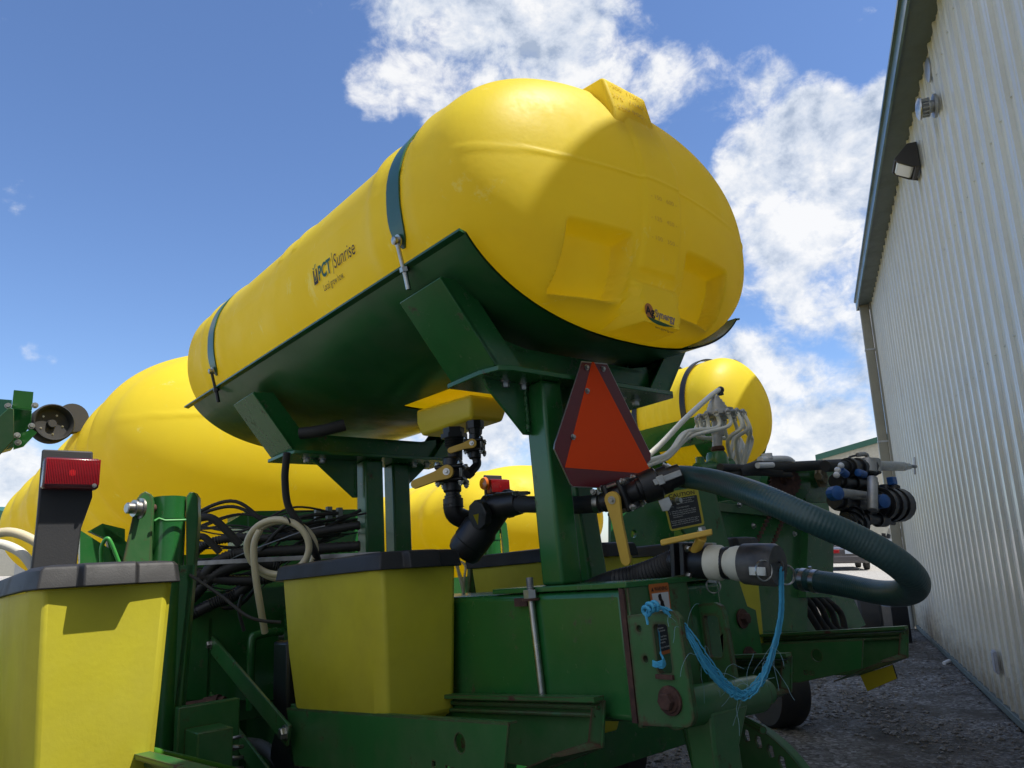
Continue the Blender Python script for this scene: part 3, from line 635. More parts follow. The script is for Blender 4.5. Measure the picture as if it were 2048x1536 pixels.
# legs: square tubes
def leg(x0,x1,y0,y1,z0,z1,m=GRN,dx=0):
    b=MB(); b.loft([[(x0+dx,y0,z0),(x1+dx,y0,z0),(x1+dx,y1,z0),(x0+dx,y1,z0)],[(x0,y0,z1),(x1,y0,z1),(x1,y1,z1),(x0,y1,z1)]]); b.build('leg',m,stand,bevel=.009,seg=3)
leg(1.29,1.365,1.395,1.475,-.028,.512,dx=.012); leg(1.46,1.535,1.50,1.58,-.028,.512,dx=.05)
leg(1.435,1.52,2.66,2.74,-.06,.512); leg(1.60,1.685,2.72,2.80,-.06,.512)
for pts in ([(1.14,1.455,.512),(1.29,1.455,.512),(1.29,1.455,.37),(1.268,1.455,.37),(1.15,1.455,.49)],[(1.365,1.435,.512),(1.49,1.435,.512),(1.405,1.435,.37),(1.38,1.435,.37),(1.365,1.435,.40)],[(1.22,2.70,.512),(1.42,2.70,.512),(1.42,2.70,.36),(1.40,2.70,.36)],[(1.655,2.76,.512),(1.80,2.76,.512),(1.67,2.76,.40),(1.655,2.76,.40)]):
    b=MB(); b.plate(pts,(0,.010,0)); b.build('gusset',GRN,stand,bevel=.0015)
for x,z0,z1,y in ((1.278,.375,.50,1.453),(1.372,.375,.50,1.433),(1.41,.37,.5,2.698)):
    b=MB(); pts=[Vector((x+.0015*math.sin(k*2.3),y,z0+(z1-z0)*k/30)) for k in range(31)]; b.tube(pts,lambda t:.0045+.0012*math.sin(t*150),8); b.build('weld_bead',GRN,stand)
b=MB(); b.plate([(1.235,1.12,-.028),(1.60,1.12,-.028),(1.60,1.60,-.028),(1.235,1.60,-.028)],(0,0,-.013)); b.build('base_plate',GRN,stand,bevel=.002)
# U bolt hugging the beam
ub=thing('u_bolt',(1.235,1.33,-.30),'long zinc U-bolt clamping the stand base plate to the green beam','U-bolt')
b=MB(); b.tube([PX(1062,1200,1.226),PX(1085,1395,1.226)],.0085,12); b.build('shank',SIL,ub)
p=PX(1061,1183,1.226); b=MB(); b.tube([p,p+Vector((0,0,.034))],.0085,12)
for k in range(7): b.ring(p+Vector((0,0,.004+k*.0045)),(0,0,1),.0085,.0012,14,5)
b.build('thread',STL,ub); b=MB(); b.lathe(p-Vector((0,0,.022)),(0,0,1),[(0,.023),(.006,.023)],16); b.build('washer',RUST,ub)
b=MB(); b.lathe(p-Vector((0,0,.016)),(0,0,1),[(0,.018),(.02,.018)],6); b.build('nut',SIL,ub)
b=MB(); b.box(PX(1053,1196,1.222)+Vector((0,0,0)),(.012,0,0),(0,.05,0),(0,0,-.02)); b.build('saddle_washer',RUST,ub)
# ---------------- slow moving vehicle emblem
em=thing('slow_vehicle_emblem',PY(1200,975,1.362),'orange triangle emblem with dark red border on the rear stand leg','emblem')
YE=1.343
def ey(px,py,o=0): return PY(px,py,YE-o)
oc=[(1163,722),(1214,727),(1303,910),(1306,922),(1299,948),(1297,976),(1145,973),(1139,968),(1109,898),(1110,886)]
oc=[ey(*q) for q in [(1163,722),(1214,727),(1302,908),(1302,920),(1250,978),(1146,974),(1140,968),(1108,898),(1109,888)]]
b=MB(); b.plate(oc,(0,.003,0)); b.build('backing',SIL,em)
c0=sum(oc,Vector())/len(oc)
b=MB(); b.plate([c0+(p-c0)*.985-Vector((0,.001,0)) for p in oc],(0,.0012,0)); b.build('border',DRD,em)
b=MB(); b.plate([ey(1184,724,.0018),ey(1188,724,.0018),ey(1301,941,.0018),ey(1301,948,.0018),ey(1130,935,.0018)],(0,.001,0)); b.build('triangle',ORG,em)
for q in ((1173,735),(1206,738),(1174,782),(1146,874)):
    b=MB(); b.hex(ey(*q,.002),(0,-1,0),.006,.005); b.build('rivet',SIL,em,smooth=30)
# ================================================================== TANK OUTLET PLUMBING
def ballvalve(name,p,q,r,label,hand,hdir,hside,mats=(BLK,HDL)):
    """bolted ball valve from p to q with square flanges, tie bolts and a lever"""
    p=Vector(p);q=Vector(q);d=(q-p).normalized(); L_=(q-p).length
    t=thing(name,(p+q)/2,label,'valve'); sd_=Vector(hside).normalized(); sd_=(sd_-d*sd_.dot(d)).normalized(); w=d.cross(sd_)
    b=MB(); b.lathe(p,d,[(0,r*.62),(L_,r*.62)],20); b.lathe(p+d*L_*.30,d,[(0,r*.8),(L_*.08,r*.92),(L_*.32,r*.92),(L_*.40,r*.8)],20)
    for k in (.26,.62):
        b.box(p+d*L_*k-sd_*r-w*r,sd_*2*r,w*2*r,d*L_*.12)
    b.build('valve_body',mats[0],t,bevel=r*.12)
    for a in (-1,1):
        for c in (-1,1):
            b=MB(); z=p+sd_*a*r*.80+w*c*r*.80; b.cyl(z+d*L_*.24,z+d*L_*.76,r*.10,8); b.hex(z+d*L_*.26,-d,r*.17,r*.18); b.hex(z+d*L_*.74,d,r*.17,r*.18,r*.12); b.build('tie_bolt',SIL,t,smooth=30)
    c=p+d*L_*.5+sd_*r*1.15
    b=MB(); b.cyl(c-sd_*r*.4,c+sd_*r*.12,r*.35,16)
    h=Vector(hdir).normalized(); h=(h-sd_*h.dot(sd_)).normalized(); hl=hand; v=sd_.cross(h)
    o=c+sd_*r*.10; n=10; pts=[]
    for k in range(n+1):
        a=math.pi/2+math.pi*k/n; pts.append(o+(h*math.cos(a)+v*math.sin(a))*r*.48)
    pts+= [o+h*hl*.3-v*r*.33,o+h*hl*.85-v*r*.30]
    for k in range(1,6):
        a=-math.pi/2+math.pi*k/6; pts.append(o+h*hl*.85+(h*math.cos(a)+v*math.sin(a))*r*.30)
    pts+=[o+h*hl*.85+v*r*.30,o+h*hl*.3+v*r*.33]
    b=MB(); b.plate(pts,sd_*r*.26); b.build('lever',mats[1],t,bevel=r*.05)
    b=MB(); b.lathe(o+sd_*r*.26,sd_,[(0,r*.24),(.002,r*.24)],14); b.hex(o+sd_*(r*.26+.002),sd_,r*.12,r*.10); b.build('lever_bolt',SIL,t,smooth=30)
    return t
yv=1.97
P1=PY(908,868,yv); P2=PY(903,915,yv); P3=PY(905,1010,yv)
t=thing('outlet_adapter',P1,'black threaded outlet bushing under the yellow tank sump, the larger left one','pipe fitting')
b=MB(); b.lathe(P1+Vector((0,0,.02)),(0,0,-1),[(0,.036),(.02,.036),(.02,.045),(.035,.045)],6); b.lathe(P1-Vector((0,0,.015)),(0,0,-1),[(0,.034),(.006,.03),(.008,.034),(.014,.03),(.016,.034),(.022,.03),(.024,.034),(.034,.026),(.075,.024)],20); b.build('bushing',BLK,t)
ballvalve('ball_valve',P2,PY(905,985,yv),.048,'larger black ball valve with yellow lever hanging below the tank sump',.13,(-.65,.75,-.28),(-.75,-.65,0))
b=MB(); c=PY(905,978,yv)
b.lathe(c,(0,0,-1),[(0,.028),(.010,.028),(.012,.024),(.02,.024),(.022,.028),(.03,.028),(.032,.033),(.06,.033),(.06,.036)],20)
e=[PY(905,1005,yv),PY(912,1030,yv),PY(945,1040,yv-.02),PY(985,1020,yv-.1)]
b.tube(cat(e,5),.032,18)
tag(b.build('elbow',BLK),'black pipe elbow turning from the tank valve into the strainer','pipe fitting')
# small valve
ys_=1.86
Q0=PY(950,850,ys_)
b=MB(); b.lathe(Q0+Vector((0,0,.012)),(0,0,-1),[(0,.030),(.025,.030),(.025,.024),(.045,.021)],8); tag(b.build('small_adapter',BLK),'small black hex bushing on the right of the sump bottom','pipe fitting')
ballvalve('small_ball_valve',PY(950,868,ys_),PY(950,918,ys_),.032,'smaller black ball valve with a short yellow lever right of the sump outlet',.085,(-.65,.75,-.22),(-.75,-.65,0))
b=MB(); b.tube(cat([PY(952,915,ys_),PY(954,928,ys_),PY(947,938,ys_),PY(936,947,ys_)],5),.014,14); b.lathe(PY(942,943,ys_),PY(934,949,ys_)-PY(942,943,ys_),[(0,.018),(.018,.018)],8); tag(b.build('drain_elbow',BLK),'small black drain elbow below the smaller tank valve','pipe fitting')
# Y strainer
S1=PY(985,1018,1.80); S0=PY(968,1045,1.84); S2=PY(936,1096,1.90)
t=thing('strainer',S2,'big black Y strainer angled down between the two stand legs','strainer')
b=MB(); b.tube([PY(958,1032,1.84),PY(1000,1012,1.78),PY(1040,1005,1.70)],[.040,.042,.036],20); b.lathe(PY(1000,1000,1.79),PY(936,1092,1.90)-PY(1000,1000,1.79),[(0,.03),(.02,.052),(.10,.052),(.11,.058),(.165,.058),(.17,.050)],24)
for q in ((960,1030),(1018,1008)): 
    p=PY(*q,1.80); b.lathe(p+Vector((-.012,0,0)),(1,0,.15),[(0,.046),(.024,.046)],8)
b.build('strainer_body',BLK,t,bevel=.003)
b=MB(); d=(PY(936,1092,1.90)-PY(1000,1000,1.79)).normalized(); p=PY(1000,1000,1.79)+d*.165; b.lathe(p,d,[(0,.056),(.03,.056),(.045,.050),(.05,.03),(.05,0)],28)
for k in range(10):
    u,v=perp(d); a=k*.628; z=p+(u*math.cos(a)+v*math.sin(a))*.050; b.cyl(z,z+d*.035,.005,6)
b.build('bowl',BLK,t)
b=MB(); q=PY(946,1030,1.785); b.add([q,q+Vector((.022,0,.004)),q+Vector((.016,0,-.03))],[(0,1,2)]); b.build('strainer_sticker',SYL,t,recalc=False)
# rubber pipe to the fill valve
b=MB(); b.tube(cat([PY(1030,1008,1.72),PY(1075,1009,1.60),PY(1150,1010,1.475),PY(1205,1006,1.40)],6),.0245,20)
for c_,q_ in ((PY(1044,1008,1.69),PY(1050,1008,1.67)),(PY(1192,1008,1.415),PY(1200,1008,1.405))): pass
rp=b.build('rubber_pipe',RUB); tag(rp,'short black rubber pipe passing behind the rear stand leg to the fill valve','hose')
def clamp(p,d,r,parent=None,screw=(0,0,1),label=None):
    b=MB(); d=Vector(d).normalized(); b.lathe(Vector(p)-d*.007,d,[(0,r),(0,r+.0015),(.014,r+.0015),(.014,r)],28)
    s_=Vector(screw); s_=(s_-d*s_.dot(d)).normalized(); c=Vector(p)+s_*(r+.007); w=d.cross(s_)
    b.box(c-w*.014-d*.009-s_*.006,w*.028,d*.018,s_*.012); b.cyl(c-w*.024,c+w*.022,.0045,8); b.hex(c+w*.022,w,.006,.008)
    o=b.build('hose_clamp',SIL,parent,smooth=30); return o
clamp(PY(1046,1008,1.68),PY(1060,1008,1.62)-PY(1044,1008,1.69),.0255,rp,(0,0,1)); clamp(PY(1194,1007,1.412),PY(1205,1006,1.40)-PY(1150,1010,1.475),.0255,rp,(0,-.2,1))
# fill valve with long lever, cam coupler
V0=PD(1205,1006,1.96); V1=PD(1290,975,1.90); V2=PD(1338,957,1.90)
ballvalve('fill_valve',V0,PD(1284,978,1.90),.044,'black fill valve with a long hanging yellow lever beside the emblem',.185,PD(1238,1112,1.86)-PD(1207,1000,1.86),(-.1,-1,.1))
d=(V2-V1).normalized()
t=thing('cam_coupler',V1,'black cam lock coupler joining the green hose to the fill valve','coupler')
b=MB(); b.lathe(V1-d*.02,d,[(0,.030),(.01,.030),(.01,.041),(.055,.043),(.06,.036),(.085,.036),(.085,.030),(.12,.028)],28)
b.build('coupler_body',BLK,t)
u,v=perp(d); up=(Vector((0,0,1))-d*d.z).normalized(); sd_=d.cross(up)
for s in (-1,1):
    b=MB(); c=V1+d*.02+sd_*s*.043; b.box(c-up*.008-sd_*.003,up*.016,sd_*.006,d*.075); b.box(c-up*.012+d*.01-sd_*.006,up*.024,sd_*.012,d*.018); b.build('cam_arm',SIL,t,bevel=.0015)
b=MB(); c=V1+d*.03-up*.043; b.plate([c-up*.0-d*.012,c-up*.030-d*.012,c-up*.034+d*.004,c-up*.022+d*.018,c+d*.018],sd_*.004,); b.build('cam_ear',SIL,t,bevel=.001)
b=MB(); c=V1+d*.105-sd_*.034-up*.012; b.ring(c,sd_+d*.3,.019,.0016,26,6,1.2); b.build('pull_ring',SIL,t)
# green hose
hp=[V2-d*.02,PD(1352,953,1.98),PD(1420,961,1.80),PD(1510,989,1.60),PD(1612,1034,1.50),PD(1715,1079,1.46),PD(1792,1124,1.44),PD(1829,1163,1.48),PD(1812,1184,1.62),PD(1760,1185,1.78),PD(1677,1169,1.92),PD(1596,1158,2.02)]
gp=cat(hp,26)
gh=thing('green_hose',hp[5],'thick dark green suction hose looping from the fill valve toward the metal wall','hose')
b=MB(); tot=[0.]
for i in range(1,len(gp)): tot.append(tot[-1]+(gp[i]-gp[i-1]).length)
# resample finely so that the moulded helix reads
fine=[];N_=1100;j=0
for k in range(N_+1):
    s_=tot[-1]*k/N_
    while j<len(tot)-2 and tot[j+1]<s_: j+=1
    f_=(s_-tot[j])/(tot[j+1]-tot[j]); fine.append(gp[j].lerp(gp[j+1],f_))
b.tube(fine,[.0295+.00022*math.sin(tot[-1]*k/N_/.0075*6.283) for k in range(N_+1)],28)
b.build('hose_wall',GHO,gh,smooth=70)
clamp(fine[14],fine[18]-fine[10],.0300,gh,(-.2,-1,.9)); clamp(fine[-16],fine[-10]-fine[-20],.0300,gh,(1,-1,.2)); clamp(fine[-40],fine[-35]-fine[-45],.0300,gh,(1,-1,-.2))
# lower coupler: corrugated hose, valve, cream fitting, capped end
C0=PD(1215,1168,1.95); C1=PD(1290,1148,1.86); C2=PD(1352,1122,1.80); C3=PD(1395,1125,1.76); C4=PD(1428,1125,1.72); C5=PD(1500,1128,1.66); C6=PD(1562,1132,1.61)
cc=cat([PD(1150,1195,2.2),C0,C1,C2],22); tt=[0.]
b=MB(); n_=len(cc)
b.tube(cc,[.0290+(.0022 if (k%2) else -.0022) for k in range(n_)],24); ch=b.build('corrugated_hose',CHO,smooth=60); tag(ch,'black corrugated hose feeding the lower capped valve','hose')
d=(C5-C2).normalized()
t=thing('capped_valve',C3,'lower black valve with a flat yellow lever lying on top beside the cream coupler','valve')
up=(Vector((0,0,1))-d*d.z).normalized(); sd_=d.cross(up)
b=MB(); b.lathe(C2-d*.01,d,[(0,.030),(.03,.030),(.03,.026),(.05,.026)],20)
for k,w_ in ((.014,.046),(.040,.046)):
    b.box(C2+d*k-sd_*w_-up*w_,sd_*2*w_,up*2*w_,d*.012)
b.lathe(C2+d*.05,d,[(0,.036),(.01,.040),(.055,.040),(.06,.034),(.095,.038),(.098,.030)],28)
b.build('valve_body',BLK,t,bevel=.004)
for a in (-1,1):
    for c in (-1,1):
        b=MB(); b.hex(C2+d*.018+sd_*a*.031+up*c*.031,-d,.007,.007); b.hex(C2+d*.052+sd_*a*.031+up*c*.031,d,.007,.007); b.build('tie_bolt',SIL,t,smooth=30)
b=MB(); A_=PD(1322,1092,1.72);B_=PD(1425,1070,1.70); l=(B_-A_); w=l.cross(Vector((0,0,1))).normalized(); b.plate([A_-w*.010,A_+w*.010,A_+l*.7+w*.016,B_+w*.02,B_-w*.02,A_+l*.7-w*.016],(0,0,.014)); b.cyl(A_+l*.8,C2+d*.04,.012,12); b.build('lever',HDL,t,bevel=.003)
b=MB(); b.hex(A_+l*.82+Vector((0,0,.014)),(0,0,1),.009,.008); b.build('lever_bolt',SIL,t,smooth=30)
b=MB(); b.ring(C3+d*.04-up*.052,sd_+d*.4,.017,.0014,26,6); b.ring(C3+d*.04-up*.053,sd_+d*.2,.0165,.0014,26,6); b.build('pull_ring',SIL,t)
b=MB(); b.box(C3+d*.03-up*.046-sd_*.006,sd_*.012,up*.014,d*.022); b.box(C3+d*.0+up*.040-sd_*.008,sd_*.016,up*.007,d*.05); b.build('cam_arm',SIL,t,bevel=.001)
b=MB(); c=C4; b.lathe(c-d*.012,d,[(0,.036),(.004,.041),(.030,.041),(.038,.034),(.046,.031),(.052,.031),(.060,.037),(.072,.040),(.10,.040)],36); tag(b.build('cream_coupler',CRF,smooth=50),'cream coloured pipe coupler between the lower valve and the black cap','coupler')
t=thing('dust_cap',C6,'black dust cap with pull rings tied to the blue twine','cap')
c=C5-d*.012; b=MB(); b.lathe(c,d,[(0,.040),(.0,.0455),(.03,.047),(.072,.047),(.080,.043),(.081,.0)],40); b.build('cap_body',mat('scuffed_black',(.022,.022,.024),.4,col2=(.09,.088,.085),nscale=14,namt=1,dust=.6),t)
for s,a in ((-1,.6),(1,.35)):
    q=c+d*.035+sd_*s*.047-up*.012; b=MB(); b.box(q-sd_*.004-up*.010,sd_*.008,up*.02,d*.04); b.build('cam_arm',SIL,t,bevel=.0015)
    b=MB(); b.ring(q+d*.035-up*.012*(1 if s<0 else -.2)+sd_*s*.004-d*.0,sd_*a+d,.022,.0016,30,6); b.ring(q+d*.037-up*.012*(1 if s<0 else -.2)+sd_*s*.005,sd_*a+d*.8,.0215,.0016,30,6); b.build('pull_ring',SIL,t)
CE=c+d*.083
b=MB(); b.ring(CE-up*.003,sd_+up*.2,.010,.0025,18,6); b.build('cap_eye',BLK,t)
# blue twine bundle
twp=[CE+d*.004-up*.004,PD(1562,1165,1.60),PD(1560,1230,1.58),PD(1545,1300,1.56),PD(1522,1360,1.53),PD(1490,1386,1.50),PD(1455,1374,1.48),PD(1415,1330,1.47),PD(1385,1280,1.47),PD(1362,1248,1.48),PD(1335,1220,1.49),PD(1305,1213,1.49),PD(1293,1226,1.48),PD(1296,1248,1.47)]
tws=cat(twp,9); tw_=thing('blue_twine',twp[5],'frayed blue baling twine hanging in a loop from the cap to the rusty hitch plate','twine')
b=MB(); rnd=random.Random(5); n_=len(tws)
for k in range(26):
    ph=rnd.uniform(0,6.28); rr=rnd.uniform(.002,.0105); fq=rnd.uniform(.02,.07); pts=[]
    for i,p in enumerate(tws):
        tt_=i/(n_-1); sp=.35+.65*math.sin(math.pi*min(1,tt_*1.05))**.6; sp*= (1 if tt_<.78 else .45)
        pts.append(p+Vector((math.cos(ph+i*fq),.6*math.sin(ph*2+i*fq),math.sin(ph+i*fq*1.1)))*rr*sp+Vector((0,0,-.006*rnd.random()*sp)))
    b.tube(pts,.00155,5)
b.build('strands',TWN,tw_)
b=MB()
for q in ((1293,1222),(1300,1215),(1310,1212)):
    p=PD(*q,1.48); b.ring(p,(1,0,.3),.009,.004,14,7)
kn=cat([PX(1316,1262,1.25),PX(1319,1300,1.245),PX(1328,1322,1.235),PX(1322,1331,1.222),PX(1308,1327,1.225)],7)
for k in range(5): b.tube([p+Vector((rnd.uniform(-.001,.001),-.002+.001*k,(k-2)*.0022)) for p in kn],.002,6)
for k in range(4): b.tube(cat([PX(1306,1322+k*3,1.226),PX(1314,1325+k*3,1.221),PX(1326,1321+k*3,1.221)],5),.0022,6)
b.build('knot',TWN,tw_)
b=MB()
for k in range(22):
    i=rnd.randrange(20,n_-30); p=tws[i]; q=p
    pts=[p]; dv=Vector((rnd.uniform(-1,.5),rnd.uniform(-.4,.4),rnd.uniform(-.8,.9)))
    for j in range(7): dv+=Vector((rnd.uniform(-.5,.5),rnd.uniform(-.3,.3),rnd.uniform(-.7,.3))); q=q+dv.normalized()*.013; pts.append(q)
    b.tube(cat(pts,4),.00035,4,cap=False)
tag(b.build('frayed_fibres',mat('pale_blue_fibre',(.25,.42,.50),.6),tw_),kind='stuff')
# ================================================================== MAIN PLANTER FRAME
pf=thing('planter_frame',(1.35,1.5,-.33),'green planter main frame with deep rear beam, rusty hitch plates and leaning post','planter frame')
b=MB(); b.ab(1.237,1.60,1.135,3.05,-.318,-.043); b.build('main_beam',GRN,pf,bevel=.016,seg=4)
b=MB(); b.plate([(1.240,1.122,-.036),(1.445,1.122,-.024),(1.452,1.122,-.045),(1.46,1.122,-.335),(1.240,1.122,-.325)],(0,.013,0)); b.build('end_plate',GRR,pf,bevel=.002)
b=MB(); b.plate([(1.232,1.128,-.315),(1.232,1.128,-.045),(1.232,1.142,-.040),(1.232,1.142,-.315)],(.006,0,0)); b.build('weld_seam',RUST,pf)
def rr(y0,y1,z0,z1,r,n=4):
    o=[]
    for (cy,cz,a0) in ((y1-r,z1-r,0),(y0+r,z1-r,90),(y0+r,z0+r,180),(y1-r,z0+r,270)):
        for k in range(n+1):
            a=R_(a0+90*k/n); o.append((cy+r*math.cos(a),cz+r*math.sin(a)))
    return o
def xplate(x,th,outer,holes=()):
    b=MB(); b.plate([(x,y,z) for y,z in outer],(th,0,0),[[(x,y,z) for y,z in h] for h in holes]); return b
def circ(y,z,r,n=16): return [(y+r*math.cos(6.283*k/n),z+r*math.sin(6.283*k/n)) for k in range(n)]
oa=[(1.122,-.318),(1.122,-.098),(1.01,-.088),(.992,-.092),(.981,-.105),(.975,-.29),(.985,-.305),(.995,-.31)]
hp_=xplate(1.229,.014,oa,[rr(1.016,1.052,-.212,-.116,.008),circ(1.092,-.125,.007),circ(1.083,-.186,.007)]).build('hitch_plate',GRR,pf,bevel=.0015)
b=MB(); b.lathe((1.229,1.028,-.262),(-1,0,0),[(0,.0285),(.006,.0285),(.006,.024),(.010,.022)],24); b.lathe((1.219,1.028,-.262),(-1,0,0),[(0,.0175),(.012,.0175),(.014,.015)],6); b.build('hitch_bolt',RUST,hp_,smooth=30)
b=MB(); b.ab(1.222,1.229,1.012,1.056,-.222,-.213); b.build('weld_lip',RUST,hp_)
ob=[(1.19,-.345),(1.19,-.10),(1.09,-.092),(1.072,-.10),(1.066,-.115),(1.058,-.30),(1.07,-.345)]
hb=xplate(1.50,.014,ob,[rr(1.085,1.125,-.215,-.122,.008),circ(1.158,-.132,.009)]).build('hitch_plate',GRR,pf,bevel=.0015)
b=MB(); b.ab(1.46,1.52,1.10,1.32,-.30,-.278); b.build('hitch_cross',GRR,pf,bevel=.002)
# pivot casting and drop leg
b=MB(); b.cyl((1.26,1.05,-.285),(1.56,1.05,-.30),.040,24); b.cyl((1.56,1.05,-.30),(1.60,1.05,-.302),.028,18); b.build('pivot_tube',GRE,pf)
b=MB(); b.loft([[(1.33,1.01,-.30),(1.47,1.01,-.30),(1.47,1.09,-.30),(1.33,1.09,-.30)],[(1.34,1.02,-.38),(1.43,1.02,-.38),(1.43,1.09,-.38),(1.34,1.09,-.38)],[(1.34,1.02,-1.0),(1.43,1.02,-1.0),(1.43,1.09,-1.0),(1.34,1.09,-1.0)]]); b.build('drop_leg',GRE,pf,bevel=.008)
# leaning post with caution sticker
YC=1.60
b=MB(); b.plate([PY(1320,985,YC),PY(1345,950,YC),PY(1418,938,YC),PY(1452,1080,YC),PY(1495,1212,YC),PY(1512,1220,YC),PY(1530,1335,YC),PY(1458,1345,YC),PY(1402,1120,YC)],(0,.012,0)); post=b.build('leaning_post',GRE,pf,bevel=.002)
b=MB(); b.plate([PY(1415,938,YC+.012),PY(1420,940,YC+.012),PY(1456,1080,YC+.012),PY(1515,1310,YC+.012),PY(1508,1310,YC+.012)],(0,.10,0)); b.build('post_flange',GRE,pf)
for q,m in (((1484,1237),RUST),((1497,1313),RUST)):
    b=MB(); b.hex(PY(*q,YC-.001),(0,-1,0),.020,.022); b.lathe(PY(*q,YC-.002),(0,-1,0),[(0,.034),(.006,.034)],20); b.build('rusty_bolt',m,post,smooth=30)
b=MB(); b.lathe(PY(1346,1003,YC-.0),(0,-1,0),[(0,.013),(.02,.013),(.02,.009),(.034,.009)],16); b.build('post_bolt',SIL,post)
# caution sticker
A0=PY(1322,986,YC-.002); A1=PY(1395,974,YC-.002); A3=PY(1341,1063,YC-.002); A2=PY(1409,1049,YC-.002)
def cq(u,v,o=0): 
    return (A0.lerp(A1,u)).lerp(A3.lerp(A2,u),1-v)+Vector((0,-o*.0004,0))
def rq(fn,u0,u1,v0,v1,r=.03):
    o=[]
    for (cu,cv,a0) in ((u1-r,v1-r,0),(u0+r,v1-r,90),(u0+r,v0+r,180),(u1-r,v0+r,270)):
        for k in range(4): a=R_(a0+30*k); o.append(fn(cu+r*math.cos(a),cv+r*math.sin(a)))
    return o
b=MB(); b.add(rq(lambda u,v:cq(u,v,1),0,1,0,1,.06),[tuple(range(16))]); cs_=b.build('caution_sticker',SYL,post,smooth=0,recalc=False)
b=MB(); b.add(rq(lambda u,v:cq(u,v,2),.05,.93,.05,.80,.02),[tuple(range(16))]); b.build('sticker_panel',SBK,cs_,smooth=0,recalc=False)
def ctext(s,size,u,v,w=None,m=TXW,bold=0,nm='sticker_words'):
    b=MB(); k=1/.30; text(b,s,size,lambda a,c:cq(u+a,v+c,3),width=w,bold=bold); b.build(nm,m,cs_,smooth=0,recalc=False)
b=MB()
ctext('CAUTION',.135,.16,.835,.72,TXB,.015,'sticker_heading')
L_=[('Agricultural chemicals can be dangerous.',.76,.08,.78),('Improper selection or use can injure',.705,.08,.68),('persons, animals, plants, soils and other',.655,.08,.74),('property.',.605,.08,.16),('TO AVOID INJURY',.545,.30,.36),('1.  Select the right chemical for the job.',.475,.09,.74),('2.  Handle and apply it with care. Follow',.425,.09,.74),('     instructions issued by the chemical',.375,.09,.72),('     manufacturer.',.325,.09,.34),('Excessive pressure can cause tank rupture.',.235,.08,.80),('Monitor tank fill and shut off nurse tank',.185,.08,.74),('pump as soon as attachment tanks are full.',.135,.08,.78)]
b=MB()
for s_,v,u,w in L_: text(b,s_,.046,lambda a,c,u=u,v=v:cq(u+a,v+c-.01,3),width=w)
b.build('sticker_words',TXW,cs_,smooth=0,recalc=False)
# warning sticker on the end plate
B0=PY(1296,1169,1.1195); B1=PY(1336,1165,1.1195); B3=PY(1318,1312,1.1195); B2=PY(1352,1302,1.1195)
def wqd(u,v,o=0): return (B0.lerp(B1,u)).lerp(B3.lerp(B2,u),1-v)+Vector((0,-o*.0004,0))
b=MB(); b.add(rq(lambda u,v:wqd(u,v,1),0,1,0,1,.04),[tuple(range(16))]); ws_=b.build('warning_sticker',SOR,pf,smooth=0,recalc=False)
b=MB(); b.add([wqd(.10,.52,2),wqd(.94,.52,2),wqd(.94,.865,2),wqd(.10,.865,2)],[(0,1,2,3)]); b.build('sticker_picture',STK,ws_,smooth=0,recalc=False)
b=MB(); b.add([wqd(.10,.05,2),wqd(.94,.05,2),wqd(.94,.51,2),wqd(.10,.51,2)],[(0,1,2,3)]); b.build('sticker_panel',SBK,ws_,smooth=0,recalc=False)
b=MB(); text(b,'WARNING',.085,lambda a,c:wqd(.26+a,.895+c,2),width=.66,bold=.02); b.build('sticker_heading',TXB,ws_,smooth=0,recalc=False)
b=MB(); b.add([wqd(.10,.895,2),wqd(.23,.895,2),wqd(.165,.955,2)],[(0,1,2)]); b.build('warning_mark',TXB,ws_,smooth=0,recalc=False)
b=MB(); 
for a in ((.45,.80,.62,.70,.05),(.52,.76,.50,.62,.04),(.46,.70,.66,.64,.04),(.58,.74,.70,.60,.03),(.40,.79,.56,.82,.04)):
    u0,v0,u1,v1,w=a; du,dv=(u1-u0),(v1-v0); l=math.hypot(du,dv*2.6); b.add([wqd(u0-dv*w/l*2,v0+du*w/l,3),wqd(u1-dv*w/l*2,v1+du*w/l,3),wqd(u1+dv*w/l*2,v1-du*w/l,3),wqd(u0+dv*w/l*2,v0-du*w/l,3)],[(0,1,2,3)])
b.add([wqd(.46+.05*math.cos(k),.83+.02*math.sin(k),3) for k in range(6)],[tuple(range(6))]); b.build('sticker_figure',TXB,ws_,smooth=0,recalc=False)
b=MB()
for k,(s_,v) in enumerate([('Keep clear to avoid',.46),('injury.',.42),('Read operator',.36),('manual and lower',.32),('all raised frames',.24),('before servicing',.20),('or adjusting.',.16),('Replace lost shields.',.09)]): text(b,s_,.036,lambda a,c,v=v:wqd(.14+a,v+c,3),width=.036*.62*len(s_)*1.05)
b.build('sticker_words',TXW,ws_,smooth=0,recalc=False)
# cross toolbar
b=MB(); b.ab(-1.6,3.4,3.06,3.24,-.30,-.08); b.build('toolbar',GRN,pf,bevel=.01)
b=MB(); b.ab(-1.6,3.4,2.75,2.80,-.72,-.62); b.build('lower_toolbar',GRN,pf,bevel=.006)
